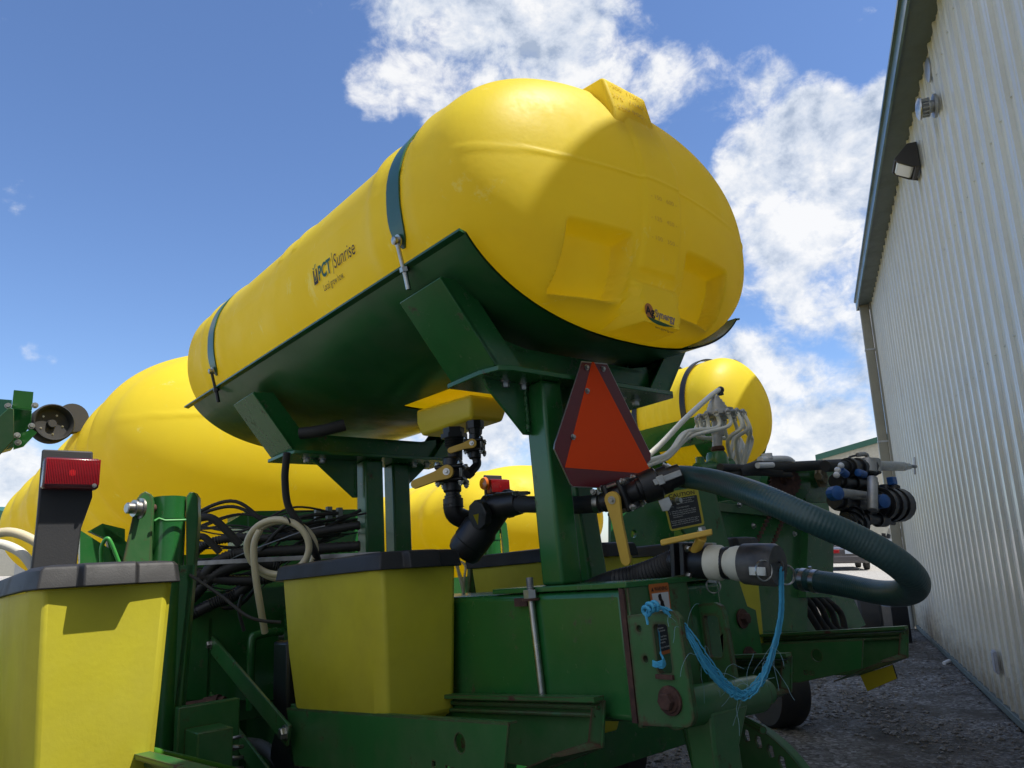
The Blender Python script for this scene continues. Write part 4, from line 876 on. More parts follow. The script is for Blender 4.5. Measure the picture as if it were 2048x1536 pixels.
# ---- seed hoppers
def hopper(label):
    t=thing('seed_hopper',(1.1,2.07,-.35),label,'seed hopper','yellow seed hoppers with black lids in a row across the planter')
    b=MB()
    def rect(x0,x1,y0,y1,z,c=.035):
        return [(x0+c*.6,y0,z),(x1-c*.4,y0,z),(x1,y0+c*.5,z),(x1,y1-c,z),(x1-c,y1,z),(x0+c,y1,z),(x0,y1-c,z),(x0,y0+c,z)]
    b.loft([rect(1.04,1.17,1.85,2.15,-.52),rect(1.00,1.20,1.80,2.28,-.36),rect(.985,1.215,1.765,2.33,-.335),rect(.978,1.222,1.757,2.37,-.18),rect(.970,1.232,1.75,2.40,.047)])
    b.build('hopper_body',HOP,t,bevel=.007,seg=3)
    b=MB(); z0,z1=.043,.088
    def lid(e,z):
        return [(.958+e,1.80+e,z),(.975+e,1.738+e,z),(1.045,1.732+e,z),(1.052,1.708+e,z),(1.148,1.708+e,z),(1.156,1.732+e,z),(1.236-e,1.735+e,z),(1.247-e,1.75+e,z),(1.247-e,2.40-e,z),(1.235-e,2.415-e,z),(.97+e,2.415-e,z),(.958+e,2.40-e,z)]
    b.loft([lid(0,z0),lid(.0015,z0+.004),lid(.006,z1-.008),lid(.012,z1),lid(.03,z1+.003)]); b.build('lid',LID,t,bevel=.0035,seg=3,smooth=30)
    return t
HL=['yellow hopper right of the tall pin post, at the foot of the front stand legs','near yellow hopper in sun at the bottom left corner','yellow hopper showing between the strainer and the rear stand leg','yellow hopper behind the leaning caution post']
h0=hopper(HL[0]); RX=Mp@Vector((.762,0,0))
dup(h0,-RX,HL[1]); dup(h0,RX,HL[2]); dup(h0,RX*2,HL[3])
# ---- row units
def row_unit(label):
    t=thing('row_unit',(1.1,1.8,-.45),label,'row unit','green row units hung side by side under the hoppers')
    # left side plate with folded top lip
    ol=[(2.36,-.347),(1.248,-.285),(1.272,-.378),(1.50,-.432),(2.30,-.50)]
    xplate(.983,.006,ol,[circ(1.423,-.340,.020,20)]+[[(y+dy,z+dz) for dy,dz in ((-.007,-.006),(.007,-.006),(.007,.006),(-.007,.006))] for y,z in ((1.53,-.395),(1.475,-.398),(1.452,-.399))]).build('side_plate',GRE,t,bevel=.001)
    b=MB(); b.plate([(.983,2.36,-.347),(.983,1.248,-.285),(1.008,1.25,-.287),(1.008,2.36,-.349)],(0,0,.004)); b.build('plate_lip',GRE,t)
    # right channel with rails and open end
    b=xplate(1.210,.006,[(2.36,-.34),(1.196,-.272),(1.215,-.368),(1.40,-.435),(2.30,-.47)]); b.build('side_plate',GRE,t,bevel=.001)
    b=MB(); 
    b.plate([(1.205,2.36,-.338),(1.205,1.192,-.270),(1.175,1.192,-.270),(1.175,2.36,-.338)],(0,0,.010)); b.tube([(1.200,2.36,-.352),(1.200,1.205,-.284)],.006,8); b.tube([(1.196,2.30,-.368),(1.196,1.215,-.300)],.005,8)
    b.build('rail',GRE,t)
    b=MB(); b.plate([(1.212,1.196,-.272),(1.216,1.216,-.366),(1.12,1.25,-.372),(1.10,1.26,-.366),(1.19,1.235,-.355),(1.19,1.215,-.285)],(.0,.004,0)); b.plate([(1.216,1.216,-.368),(1.21,1.42,-.437),(1.06,1.42,-.437),(1.10,1.26,-.372)],(0,0,.004)); b.build('end_flange',GRR,t)
    b=MB(); b.ab(1.0,1.20,2.33,2.37,-.50,-.335); b.ab(1.0,1.2,1.9,2.0,-.48,-.42); b.build('cross_web',GRE,t,bevel=.002)
    # parallel arms going forward to the toolbar
    for x in (.955,1.235):
        for (ya,za,yb_,zb) in ((3.02,-.16,2.27,-.41),(3.02,-.36,2.27,-.60)):
            b=MB(); b.bar((x,ya,za),(x,yb_,zb),.010,.062,(0,0,1)); b.build('parallel_arm',GRE,t,bevel=.002)
            b=MB(); b.hex((x-.005,yb_+.02,zb+.008),(-1,0,0),.017,.014); b.hex((x-.005,ya-.02,za-.005),(-1,0,0),.014,.014); b.build('arm_bolt',SIL,t,smooth=30)
    b=MB(); b.ab(.94,.952,3.0,3.06,-.46,-.07); b.ab(1.238,1.25,3.0,3.06,-.46,-.07); b.ab(.94,1.25,3.045,3.06,-.46,-.07); b.build('head_bracket',GRE,t,bevel=.002)
    # closing wheel bracket: solid quadrant with notches and a hole
    c=(1.43,-.74); o=[]
    for k in range(19):
        a=R_(0+112*k/18); o.append((c[0]-.285*math.cos(a),c[1]+.295*math.sin(a)))
    o+=[(1.56,-.60),(1.56,-.98),(1.30,-.98)]
    holes=[circ(c[0]-.255*math.cos(R_(22)),c[1]+.262*math.sin(R_(22)),.016)]
    for k in range(6):
        a=R_(48+9*k); y,z=c[0]-.25*math.cos(a),c[1]+.262*math.sin(a); holes.append([(y-.010,z-.016),(y+.004,z-.020),(y+.010,z-.002),(y+.004,z+.014),(y-.008,z+.010)])
    xplate(1.185,.010,o,holes).build('closing_bracket',GRE,t,bevel=.001)
    b=MB(); n_=19; b.grid([[Vector((1.185,y,z)) for y,z in o[:n_]],[Vector((1.225,y,z)) for y,z in o[:n_]]]); b.build('bracket_rim',GRE,t)
    b=MB(); b.cyl((1.0,1.27,-.74),(1.18,1.27,-.74),.03,18); b.cyl((1.02,1.42,-.62),(1.16,1.42,-.62),.022,16); b.build('pivot_boss',GRE,t)
    for x,dx in ((1.02,-1),(1.18,1)):
        b=MB(); b.lathe((x,1.40,-.88),(dx,0,.12),[(0,.05),(0,.145),(.006,.155),(.022,.155),(.028,.145),(.028,.05)],30); b.build('closing_wheel',RUB,t)
    b=MB(); b.cyl((1.08,1.50,-.445),(1.08,1.42,-.90),.012,10); b.tube(cat([(1.14,1.36,-.43),(1.12,1.29,-.445),(1.10,1.25,-.45)],4),.011,8); b.build('adjuster',GRE,t)
    for x,dx in ((.98,-1),(1.22,1)):
        b=MB(); b.lathe((x,2.25,-1.12),(dx,0,0),[(0,.07),(0,.17),(.01,.2),(.07,.2),(.08,.17),(.08,.07)],32); b.build('gauge_wheel',RUB,t)
        b=MB(); b.lathe((x-dx*.02,2.20,-1.08),(dx,0,0),[(0,.21),(.003,.21),(.004,.06),(.02,.05)],32); b.build('opener_disc',RUST,t)
    b=MB(); b.tube(cat([(1.04,2.95,-.52),(1.02,2.6,-.50),(1.03,2.35,-.60)],8),.022,12); b.build('vacuum_tube',mat('grey_tube',(.10,.11,.11),.5,dust=.2),t)
    b=MB(); b.lathe((1.0,2.42,-.52),(1,0,0),[(0,.05),(0,.12),(.08,.12),(.08,.05)],24); b.ab(1.0,1.07,2.40,2.52,-.42,-.15); b.build('seed_meter',BLK,t,bevel=.01)
    return t
RL=['row unit under the second hopper, its rusty channel end below the green beam','row unit under the sunlit corner hopper','row unit beneath the hopper behind the stand leg','row unit farthest right, its side plates pointing at the metal wall']
r0=row_unit(RL[0]); dup(r0,-RX,RL[1]); dup(r0,RX,RL[2]); r3=dup(r0,RX*2,RL[3],skip=('closing_bracket','bracket_rim','pivot_boss','closing_wheel','adjuster'))
b=MB(); x=2.752; b.plate([PX(1720,1350,x),PX(1786,1329,x),PX(1795,1357,x),PX(1735,1383,x)],(.004,0,0)); b.v=[v for v in b.v]
o=b.build('reflector',SBK); 
c0=sum(b.v,Vector())/len(b.v); b2=MB(); b2.plate([c0+(p-c0)*.965-Vector((.004,0,0)) for p in b.v[:4]],(.003,0,0))
yr=mat('reflector_yellow',(.62,.47,.02),.45,namt=.2)
t=thing('side_reflector',c0,'yellow rectangular reflector hanging under the end of the far right row unit','reflector')
o.parent=t; o.location=Vector(o['_b'])-Vector(t['_b']); o.name='reflector_back'; b2.build('reflector_face',yr,t)
# ---- lights
def lamp(name,p,label,ang=0,posth=.34):
    t=thing(name,p+Vector((0,0,-.3)),label,'tail light','red tail lights on black posts'); p=Vector(p)
    b=MB(); b.loft([[p+Vector((-.060,.03,.062)),p+Vector((.055,.03,.062)),p+Vector((.055,.045,.062)),p+Vector((-.060,.045,.062))],[p+Vector((-.058,.03,-.06)),p+Vector((.062,.03,-.06)),p+Vector((.062,.05,-.06)),p+Vector((-.058,.05,-.06))],[p+Vector((-.057,.03,-.14)),p+Vector((.042,.03,-.14)),p+Vector((.042,.055,-.14)),p+Vector((-.057,.055,-.14))],[p+Vector((-.062,.03,-posth)),p+Vector((.034,.03,-posth)),p+Vector((.034,.055,-posth)),p+Vector((-.062,.055,-posth))]]); b.build('post',mat('grey_black_rubber',(.025,.026,.03),.6,col2=(.04,.04,.042),nscale=8,bump=.2),t,bevel=.004)
    b=MB(); b.ab(p.x-.058,p.x+.068,p.y-.012,p.y+.03,p.z-.044,p.z+.036); b.build('lamp_body',REDB,t,bevel=.008,seg=3)
    b=MB()
    for k in range(34):
        x=p.x-.054+k*.0036; b.ab(x,x+.0022,p.y-.0165,p.y-.012,p.z-.034,p.z+.032)
    b.build('lens',RED,t,bevel=.0004,seg=1)
    b=MB(); b.lathe(p+Vector((.005,-.0125,-.004)),(0,-1,0),[(0,.009),(.0025,.008),(.003,.0)],18); b.build('lens_glint',mat('bright_red',(.9,.02,.02),.2,namt=0),t)  # bright red disc standing in for a reflection on the lens
    b=MB(); b.hex(p+Vector((.056,-.016,-.036)),(0,-1,0),.004,.003); b.build('lens_screw',SIL,t)
    return t
lamp('tail_light',PY(139,944,2.15),'red tail light on a wide black rubber post above the sunlit corner hopper')
t2=lamp('tail_light',PY(996,972,3.0),'red tail light with amber side between the tank valves and the rear stand leg',posth=.2)
b=MB(); p=PY(974,966,3.0); b.lathe(p+Vector((-.0,.02,0)),(-1,0,0),[(0,.035),(.012,.030),(.016,0)],18); b.build('amber_side',AMB,t2)
# ---- pin post
t=thing('pin_post',PY(300,1300,2.5),'upright green cylinder held between two lugs with a silver pin, right of the corner hopper','lift post')
Yp=2.5
b=MB(); b.plate([PY(232,1180,Yp),PY(272,1000,Yp),PY(280,988,Yp),PY(291,982,Yp),PY(302,988,Yp),PY(307,1003,Yp),PY(302,1130,Yp),PY(300,1180,Yp)],(.02,.05,0)); b.build('lug',GRR,t,bevel=.003)
b=MB(); b.plate([PY(372,1180,Yp),PY(371,995,Yp),PY(378,984,Yp),PY(388,984,Yp),PY(395,995,Yp),PY(396,1040,Yp),PY(362,1440,Yp),PY(345,1440,Yp)],(.02,.03,0)); b.build('lug',GRE,t,bevel=.003)
b=MB(); c=PY(340,995,Yp+.04); d=Vector((0,0,-1)); b.lathe(c,d,[(0,.0),(0,.050),(.066,.050),(.066,.0525),(.072,.0525),(.072,.050),(.9,.050)],36); b.build('cylinder',GRN,t,smooth=50)
b=MB(); b.tube([PY(309,1042,Yp-.02),PY(318,1037,Yp-.02),PY(330,1041,Yp-.025),PY(372,1040,Yp-.02)],.004,8); b.build('hoop',mat('bright_green',(.05,.32,.06),.4),t)
b=MB(); p=PY(275,1017,Yp-.01); dd=Vector((-1,-.25,0)).normalized(); b.lathe(p+Vector((.012,0,0)),dd,[(0,.032),(.006,.032),(.006,.022),(.02,.022),(.020,.026),(.026,.026),(.026,.017),(.045,.017),(.048,.014)],24); b.build('pin',SIL,t,smooth=30)
b=MB(); b.cyl(PY(300,1017,Yp+.03),PY(380,1012,Yp+.03),.014,12); b.build('pin_shaft',RUST,t)
b=MB(); b.plate([PY(330,1130,Yp),PY(390,1130,Yp),PY(350,1470,Yp),PY(332,1470,Yp)],(0,.12,0)); b.build('post_body',GRN,t)
# flat bar & coiled hose & wires
b=MB(); b.bar(PD(384,1127,2.62),PD(760,1108,2.55),.012,.016); tag(b.build('flat_bar',STL,bevel=.001),'thin grey steel flat bar running from the pin post behind the hopper lid','bar')
b=MB(); c=PD(562,1092,2.55); n=Vector((.15,-1,.1)); u,v=perp(n)
def loop(cx,cy,rx,ry,d,turn,ph=0,dz=0):
    return [PD(cx+rx*math.cos(a),cy+ry*math.sin(a),d+.02*math.sin(a*.5+ph)) for a in [ph+turn*6.283*k/40 for k in range(41)]]
b.tube(loop(565,1100,66,58,2.52,1.0,.3),.0115,12); b.tube(loop(556,1094,62,55,2.46,.98,.9),.0115,12)
b.tube(cat([PD(520,1060,2.46),PD(508,1090,2.45),PD(511,1150,2.44),PD(520,1210,2.44),PD(530,1265,2.46)],6),.0115,12)
b.build('coil',CRM); bpy.context.view_layer.update()
o=[o for o in COL.objects if o.name=='coil'][0]; tag(o,'coil of cream plastic hose with a black tie hanging behind the flat bar','hose coil')
b=MB(); b.ring(PD(574,1040,2.45),(1,0,.6),.016,.003,14,6); b.build('cable_tie',BLK,None); bpy.data.objects['cable_tie'].parent=o; bpy.data.objects['cable_tie'].location=Vector(bpy.data.objects['cable_tie']['_b'])-Vector(o['_b'])
rnd=random.Random(11)
wr=thing('wiring_harness',PD(450,1150,3.0),'tangle of black wires and ribbed loom running behind the flat bar','wiring')
def wire(pts,r,m=RUB,nm='wire',rib=False,n=10):
    c=cat(pts,10 if not rib else 20); b=MB(); b.tube(c,[r+(.0016 if k%2 else -.0016) for k in range(len(c))] if rib else r,n); return b.build(nm,m,wr,smooth=60)
for k in range(26):
    x0=rnd.uniform(375,400); y0=rnd.uniform(1030,1200); x1=rnd.uniform(650,735); y1=rnd.uniform(1020,1090)
    d=rnd.uniform(2.75,3.1); wire([PD(x0,y0,d),PD(x0+90,y0+rnd.uniform(-40,25),d),PD(x0+190,(y0+y1)/2+rnd.uniform(-35,30),d),PD(x1,y1,d+.1)],rnd.choice([.003,.004,.005,.007]))
for (pts,r) in (([(380,1180),(440,1120),(500,1105),(600,1100),(720,1092)],.020),([(378,1200),(430,1150),(500,1125),(560,1130)],.024),([(385,1110),(420,1085),(480,1075),(560,1075),(720,1050)],.016),([(380,1230),(430,1205),(470,1190),(520,1150)],.022),([(385,1145),(450,1160),(520,1160),(560,1150)],.018)):
    wire([PD(*q,2.72+.02*i) for i,q in enumerate(pts)],r,CHO,'loom',True,12)
wire([PD(385,1040,2.6),PD(420,1035,2.6),PD(450,1058,2.6),PD(480,1090,2.6)],.014); wire([PD(392,1075,2.6),PD(410,1075,2.6),PD(440,1105,2.6)],.012)
wire([PD(380,1150,2.3),PD(440,1190,2.25),PD(500,1235,2.2),PD(562,1245,2.2)],.005); wire([PD(484,1190,2.5),PD(478,1220,2.5),PD(488,1262,2.5)],.006)
wire([PD(574,905,2.5),PD(572,925,2.5),PD(570,960,2.5),PD(576,1010,2.5),PD(600,1050,2.5),PD(628,1100,2.5),PD(640,1140,2.55)],.0125)
wire([PD(600,867,2.7),PD(640,862,2.7),PD(690,850,2.72)],.022,RUB,'wire'); 
b=MB()
for q in ((632,1042),(655,1038),(676,1040)):
    p=PD(*q,2.9); b.box(p,(.022,0,0),(0,.02,0),(0,0,.05))
b.build('connector',mat('grey_connector',(.22,.25,.24),.5),wr,bevel=.002)
wire([PD(400,1150,2.9),PD(480,1110,2.7),PD(600,1065,2.6),PD(650,1052,2.6)],.0025,STL)
# green frame box behind
b=MB(); b.plate([PY(495,1022,3.7),PY(735,1018,3.7),PY(735,1105,3.7),PY(497,1105,3.7)],(0,.3,0)); b.plate([PY(448,1050,3.7),PY(496,1022,3.7),PY(496,1060,3.7)],(0,.02,0)); b.build('valve_box',GRN,pf,bevel=.003)
b=MB(); b.plate([PY(343,1190,3.0),PY(600,1170,3.0),PY(590,1400,3.0),PY(343,1400,3.0)],(0,.02,0)); b.build('rear_shield',GRN,pf)
b=MB(); b.tube(cat([PY(500,1420,2.9),PY(503,1290,2.9),PY(515,1270,2.9),PY(565,1262,2.9)],6),.016,12); b.build('guard_hoop',GRN,pf)
b=MB(); b.cyl(PD(350,1420,2.6),PD(450,1405,2.6),.022,16); b.cyl(PD(410,1415,2.6),PD(440,1408,2.6),.034,16); b.build('drive_shaft',RUST,pf)
# low green tube and left corner hoses
b=MB(); b.tube([PD(300,1505,1.7),PD(470,1545,2.0)],.013,14); tag(b.build('green_rail',mat('olive_green_paint',(.06,.20,.02),.35)),'bright green round rail low beside the corner hopper','rail')
b=MB(); b.tube(cat([PD(-30,1072,2.0),PD(20,1064,2.0),PD(62,1078,2.0),PD(86,1100,2.0),PD(88,1140,2.0)],8),.0125,14); tag(b.build('cream_hose',CRM),'cream hose arching over the corner hopper beside the black light post','hose')
b=MB(); b.tube(cat([PD(-30,1085,1.9),PD(10,1090,1.9),PD(45,1108,1.9),PD(70,1140,1.9)],8),.012,14); tag(b.build('white_hose',WTB),'white hose arching lower over the corner hopper lid at the left edge','hose')
b=MB(); b.tube(cat([PD(203,1125,2.4),PD(203,1095,2.4),PD(213,1077,2.4),PD(222,1085,2.4),PD(238,1125,2.4)],6),.006,10); tag(b.build('handle_hoop',mat('bright_green',(.05,.32,.06),.4)),'small bright green wire hoop behind the corner hopper lid','handle')
b=MB()
for k,(x,y) in enumerate([(930,1130),(925,1165),(930,1200),(918,1150)]): b.tube(cat([PD(905+k*3,1120,2.5),PD(x,y,2.5),PD(x-2+4*k,y+40,2.5),PD(930-k*6,1260,2.6)],6),.0045,6)
tag(b.build('cable_bundle',CRM),'cream cables hanging between the second and third hoppers','cables')
# ================================================================== TANKS BEHIND
def ribf(ys,amp=.03,w=.05,seam=True):
    def f(y,t):
        s=1.
        for a in ys: s+=amp*math.exp(-((y-a)/w)**2)
        d=math.degrees(t)%360
        if seam: s+=.003*math.exp(-((d-178)/1.)**2)
        return s
    return f
lt=thing('liquid_tank',(1.75,6.2,.2),'huge yellow liquid tank with broad ribs standing behind the left hoppers','tank')
LX,LZ,LRX,LRZ,LY1=1.70,.92,.875,.63,4.6
def lface(x,z,y): return y-.006*math.exp(-((z-1.02)/.010)**2)
build_tank('tank_shell',YEL,lt,None,LX,LZ,LRX,LRZ,LY1,.50,9.6,.6,ribf([4.74,5.2,5.75,6.45,7.35,8.5,9.4],.065,.11),lface,p=2.0,q=1.9,e=.97,na=160,nf=50,ny=160)
lb=thing('tank_cradle',(1.7,6,.0),'dark green cradle plates under the huge left tank','tank stand')
for pts,nm in (([(178,1062),(205,1047),(250,1058),(250,1092),(228,1085)],'cradle_wing'),([(160,1060),(255,1120),(255,1150),(160,1150)],'cradle_beam'),([(205,1050),(262,1090),(262,1140),(230,1140)],'cradle_rib')):
    b=MB(); b.plate([PY(*q,4.6) for q in pts],(0,.05,0)); b.build(nm,GRN,lb)
b=MB(); b.ab(.9,2.6,4.7,8.2,-.1,.27); b.build('cradle_bed',GRN,lb)
b=MB(); b.ab(.85,2.7,4.75,8.3,-.32,-.12); b.build('cradle_sill',GRN,lb)
mt=thing('liquid_tank',(4.1,5,.3),'distant yellow liquid tank glimpsed between the strainer and the rear stand leg','tank')
build_tank('tank_shell',YEL,mt,None,4.28,.50,.82,.46,4.95,.45,6.8,.4,ribf([5.35,5.8,6.25],.04,.09),None,p=2.2,q=1.9,e=.92,na=110,nf=30,ny=70)
b=MB(); b.ab(3.3,4.7,4.9,6.5,-.15,.03); tag(b.build('tank_cradle',GRN),'dark green cradle under the distant tank between the stand legs','tank stand')
rt=thing('liquid_tank',(5.1,4.3,.75),'small upright-ended yellow tank with black straps on the planter by the metal shed','tank')
RC=PD(1470,820,6.0); RXc,RZc=4.98,1.15; RR=.435
build_tank('tank_shell',YEL,rt,None,RXc,RZc,RR,RR,3.24,.27,4.25,.25,ribf([3.48,3.55,3.62,3.70,3.9,4.0],.014,.018),None,p=2.6,q=1.9,e=1.0,na=120,nf=30,ny=120)
for ys in (3.33,3.82):
    b=MB(); rows=[]
    for k in range(50):
        a=R_(205+(-25-205)*k/49); rows.append([(RXc+(RR+o)*math.cos(a),ys+w,RZc+(RR+o)*math.sin(a)) for w,o in ((-.024,.024),(.024,.024),(.024,.014),(-.024,.014))])
    b.loft(rows); st=b.build('strap',BLK,rt)
    p=Vector((RXc+(RR+.02)*math.cos(R_(203)),ys,RZc+(RR+.02)*math.sin(R_(203)))); b=MB(); b.box(p+Vector((-.01,-.035,-.05)),(.02,0,0),(0,.07,0),(0,0,.07)); b.ring(p+Vector((-.012,0,-.06)),(1,0,0),.022,.005,16,6); b.build('buckle',BLK,st)
    b=MB(); p=Vector((RXc+(RR+.02)*math.cos(R_(-22)),ys,RZc+(RR+.02)*math.sin(R_(-22)))); b.ab(p.x,p.x+.02,ys-.03,ys+.03,p.z-.1,p.z); b.build('buckle',BLK,st)
b=MB(); b.lathe((RXc-.02,3.75,RZc+RR-.02),(0,0,1),[(0,.14),(.05,.14),(.055,.12),(.07,.12)],28); b.build('lid',BLK,rt)
b=MB(); p=[]; 
for u,v in ((0,0),(1,0),(1,1),(0,1)):
    a=R_(84-u*12); y=3.12+v*.07; s=(1-((3.24-y)/.27)**2.6)**(1/1.9); p.append((RXc+(RR*s+.006)*math.cos(a),y,RZc+(RR*s+.006)*math.sin(a)))
b.add(p,[(0,1,2,3)]); b.build('white_sticker',STK,rt,recalc=False)
rs=thing('tank_cradle',(5.1,3.9,.6),'green cradle wrapped under the strapped tank by the metal shed','tank stand')
b=MB()
for (ya,yb_) in ((3.12,3.32),(3.62,3.84),(4.05,4.25)):
    rows=[[(RXc+(RR+.025)*math.cos(R_(a)),y,RZc+(RR+.025)*math.sin(R_(a))) for a in range(198,343,6)] for y in (ya+.05,yb_)]
    b.grid(rows)
    rows=[[(RXc+(RR+.035)*math.cos(R_(a)),y,RZc+(RR+.035)*math.sin(R_(a))) for a in range(198,343,6)] for y in (ya+.05,yb_)]; b.grid(rows)
rows=[[(RXc+(RR+.045)*math.cos(R_(a)),y,RZc+(RR+.045)*math.sin(R_(a))) for a in list(range(190,216,5))] for y in (3.1,4.3)]; b.grid(rows)
b.build('saddle',GRN,rs,recalc=False)
b=MB(); b.ab(4.5,5.2,3.2,4.3,.56,.70); b.ab(4.65,5.05,3.3,4.2,.15,.56); b.build('pedestal',GRN,rs,bevel=.01)
# ================================================================== SECOND PLANTER BY THE SHED
y2=2.25
p2=thing('second_planter_frame',PY(1540,1260,y2),'green frame plates, sprocket and bearings of the planter behind the green hose','planter frame')
def yplate(pts,y,th,nm,m=GRN,holes=(),bev=.002,par=None):
    b=MB(); b.plate([PY(*q,y) for q in pts],(0,th,0),[[PY(*q,y) for q in h] for h in holes]); return b.build(nm,m,par or p2,bevel=bev)
def pc(x,y,r,n=18,k=1.): return [(x+r*math.cos(6.283*i/n),y+r*k*math.sin(6.283*i/n)) for i in range(n)]
yplate([(1222,1000),(1345,985),(1350,1100),(1222,1100)],2.5,.02,'side_panel',GRN,[pc(1268,1068,6,14,1.3)])
yplate([(1405,1010),(1460,1000),(1540,1030),(1617,1055),(1615,1262),(1440,1262),(1400,1100)],2.35,.03,'end_panel')
yplate([(1400,1000),(1560,1020),(1640,1050),(1640,1062),(1560,1034),(1400,1018)],2.32,.02,'top_rail',mat('faded_green_paint',(.06,.15,.07),.6,col2=(.03,.10,.04),nscale=12,dust=.5))
yplate([(1617,1058),(1668,1060),(1666,1195),(1612,1195)],2.3,.12,'upright_box')
yplate([(1400,940),(1560,945),(1650,960),(1665,1060),(1560,1040),(1400,1015)],2.6,.03,'gearbox_panel')
for q,r in (((1588,1068),5),((1478,1010),5),((1506,1052),4),((1560,1180),5),((1450,1190),5)):
    b=MB(); b.hex(PY(*q,2.31),(0,-1,0),.012,.012); b.build('panel_bolt',SIL,p2)
yplate(pc(1578,965,44,28),2.28,.05,'sprocket_guard')
b=MB(); o=[];c=(1572,965)
for k in range(48): r=32 if k%2 else 28; a=6.283*k/48; o.append((c[0]+r*math.cos(a),c[1]+r*math.sin(a)))
b.plate([PY(*q,2.25) for q in o],(0,.012,0)); b.build('sprocket',RUST,p2)
b=MB(); b.lathe(PY(1566,957,2.25),(0,-1,0),[(0,.035),(.03,.035),(.03,.018),(.06,.018)],18); b.build('sprocket_hub',RUST,p2)
yplate([(1605,938),(1660,932),(1680,960),(1662,1005),(1612,1005)],2.30,.03,'bearing_plate')
b=MB(); b.lathe(PY(1640,955,2.28),(0,-1,0),[(0,.07),(.012,.07),(.012,.05),(.03,.045)],6); b.lathe(PY(1640,955,2.25),(-1,-.4,0),[(0,.022),(.10,.022)],8); b.build('bearing',mat('tan_bearing',(.22,.17,.08),.6,rust=.2),p2)
b=MB()
for q0,q1 in (((1545,1020),(1500,1110)),((1570,1030),(1535,1115))):
    for k in range(13):
        t_=k/12; p=PY(q0[0]+(q1[0]-q0[0])*t_,q0[1]+(q1[1]-q0[1])*t_,2.26); b.box(p-Vector((.014,.006,.009)),(.028,0,0),(0,.012,0),(0,0,.018))
tag(b.build('drive_chain',RUST,p2),kind='stuff')
for pts,r,m in (([(1475,945),(1520,932),(1560,934),(1640,930),(1720,925)],.03,RUB),([(1440,935),(1500,938),(1560,945)],.022,RUB),([(1430,955),(1500,945),(1580,950)],.018,RUB),([(1520,920),(1570,918),(1585,925)],.02,WHT),([(1395,945),(1450,950),(1500,968),(1540,1000)],.015,RUB)):
    b=MB(); b.tube(cat([PY(*q,2.2) for q in pts],8),r,12); b.build('hose',m,p2)
b=MB(); b.tube([PY(1515,931,2.15),PY(1545,930,2.15)],.016,10); b.lathe(PY(1535,918,2.2),(0,0,1),[(0,.03),(.03,.03)],14); b.build('small_filter',WHT,p2)
# fixed frame rails leading to the transport wheel
yplate([(1632,1165),(1692,1165),(1732,1250),(1690,1268)],2.9,.08,'wheel_arm')
b=MB(); 
for k in range(5):
    b.tube(cat([PY(1560+k*22,1160+k*9,2.7),PY(1600+k*20,1200+k*6,2.7),PY(1620+k*18,1230+k*8,2.7),PY(1640+k*16,1262,2.7)],6),.022,10)
b.build('hydraulic_hoses',RUB,p2)
yplate([(1490,1275),(1560,1210),(1640,1230),(1740,1262),(1740,1275)],2.9,.10,'lower_frame')
b=MB(); b.tube([PY(1540,1210,2.8),PY(1600,1220,2.8),PY(1650,1255,2.8)],.012,8); b.build('grey_line',ALU,p2)
# transport wheels
def wheel(name,c,r,w,label,ax,parent=None):
    t=thing(name,c,label,'wheel',world=True)
    b=MB(world=True); b.lathe(Vector(c)-Vector(ax)*w/2,ax,[(0,r*.62),(0,r*.93),(w*.12,r),(w*.88,r),(w,r*.93),(w,r*.62)],40); b.build('tyre',RUB,t)
    b=MB(world=True); b.lathe(Vector(c)-Vector(ax)*w*.42,ax,[(0,r*.63),(w*.1,r*.60),(w*.35,r*.55),(w*.4,r*.2),(w*.4,0)],32)
    b.lathe(Vector(c)+Vector(ax)*w*.42,-Vector(ax),[(0,r*.63),(w*.1,r*.60),(w*.35,r*.55)],32); b.build('rim',mat('rim_yellow',(.55,.42,.02),.4),t); return t
axd=(Mp@Vector((.5,-.85,0))).normalized(); axd.z=0; axd.normalize()
g0=G_(1745,1296); wheel('transport_wheel',g0+Vector((0,0,.40)),.40,.28,'black transport tyre with yellow rim on the sunlit gravel near the shed corner',axd)
axd2=(Mp@Vector((.9,-.45,0))).normalized(); axd2.z=0; axd2.normalize()
g0=G_(1585,1452); wheel('transport_wheel',g0+Vector((-.1,0,.30)),.30,.26,'dark tyre in the shade under the far right row unit',axd2)
# row-unit head of the second planter
# ---- liquid distribution tower
T0=PY(1440,790,2.4)
tw_=thing('flow_divider',PY(1435,935,2.4),'grey cone topped flow divider with cream hoses in front of the strapped tank','flow divider')
ty=2.4
b=MB(); c=PY(1436,832,ty); top=PY(1440,786,ty); h=(top-c).length
b.lathe(c,(0,0,1),[(0,.03),(0,.085),(.015,.085),(.017,.072),(.035,.070),(.037,.058),(.055,.056),(.057,.050),(.075,.048),(.077,.040),(.095,.036),(.097,.028),(.12,.022),(.125,.0)],26)
b.build('divider_cone',ALU,tw_)
NOZ=14; cen=PY(1440,828,ty); b=MB()
for k in range(NOZ):
    a=k/NOZ*6.283; p=cen+Vector((math.cos(a)*.135,math.sin(a)*.135,-.01)); b.cyl(cen+Vector((math.cos(a)*.05,math.sin(a)*.05,.0)),p,.010,8); b.ball(p,.015,8); b.ring(p+Vector((math.cos(a)*.01,math.sin(a)*.01,-.012)),(math.cos(a),math.sin(a),0),.014,.003,10,5)
b.lathe(cen-Vector((0,0,.025)),(0,0,1),[(0,.07),(.05,.08),(.055,.05)],24); b.build('outlet_ring',ALU,tw_)
b=MB(); b.tube([PY(1436,835,ty),PY(1434,900,ty)],.028,16); b.lathe(PY(1435,862,ty),(0,0,-1),[(0,.036),(.03,.036)],12); b.build('riser',ALU,tw_)
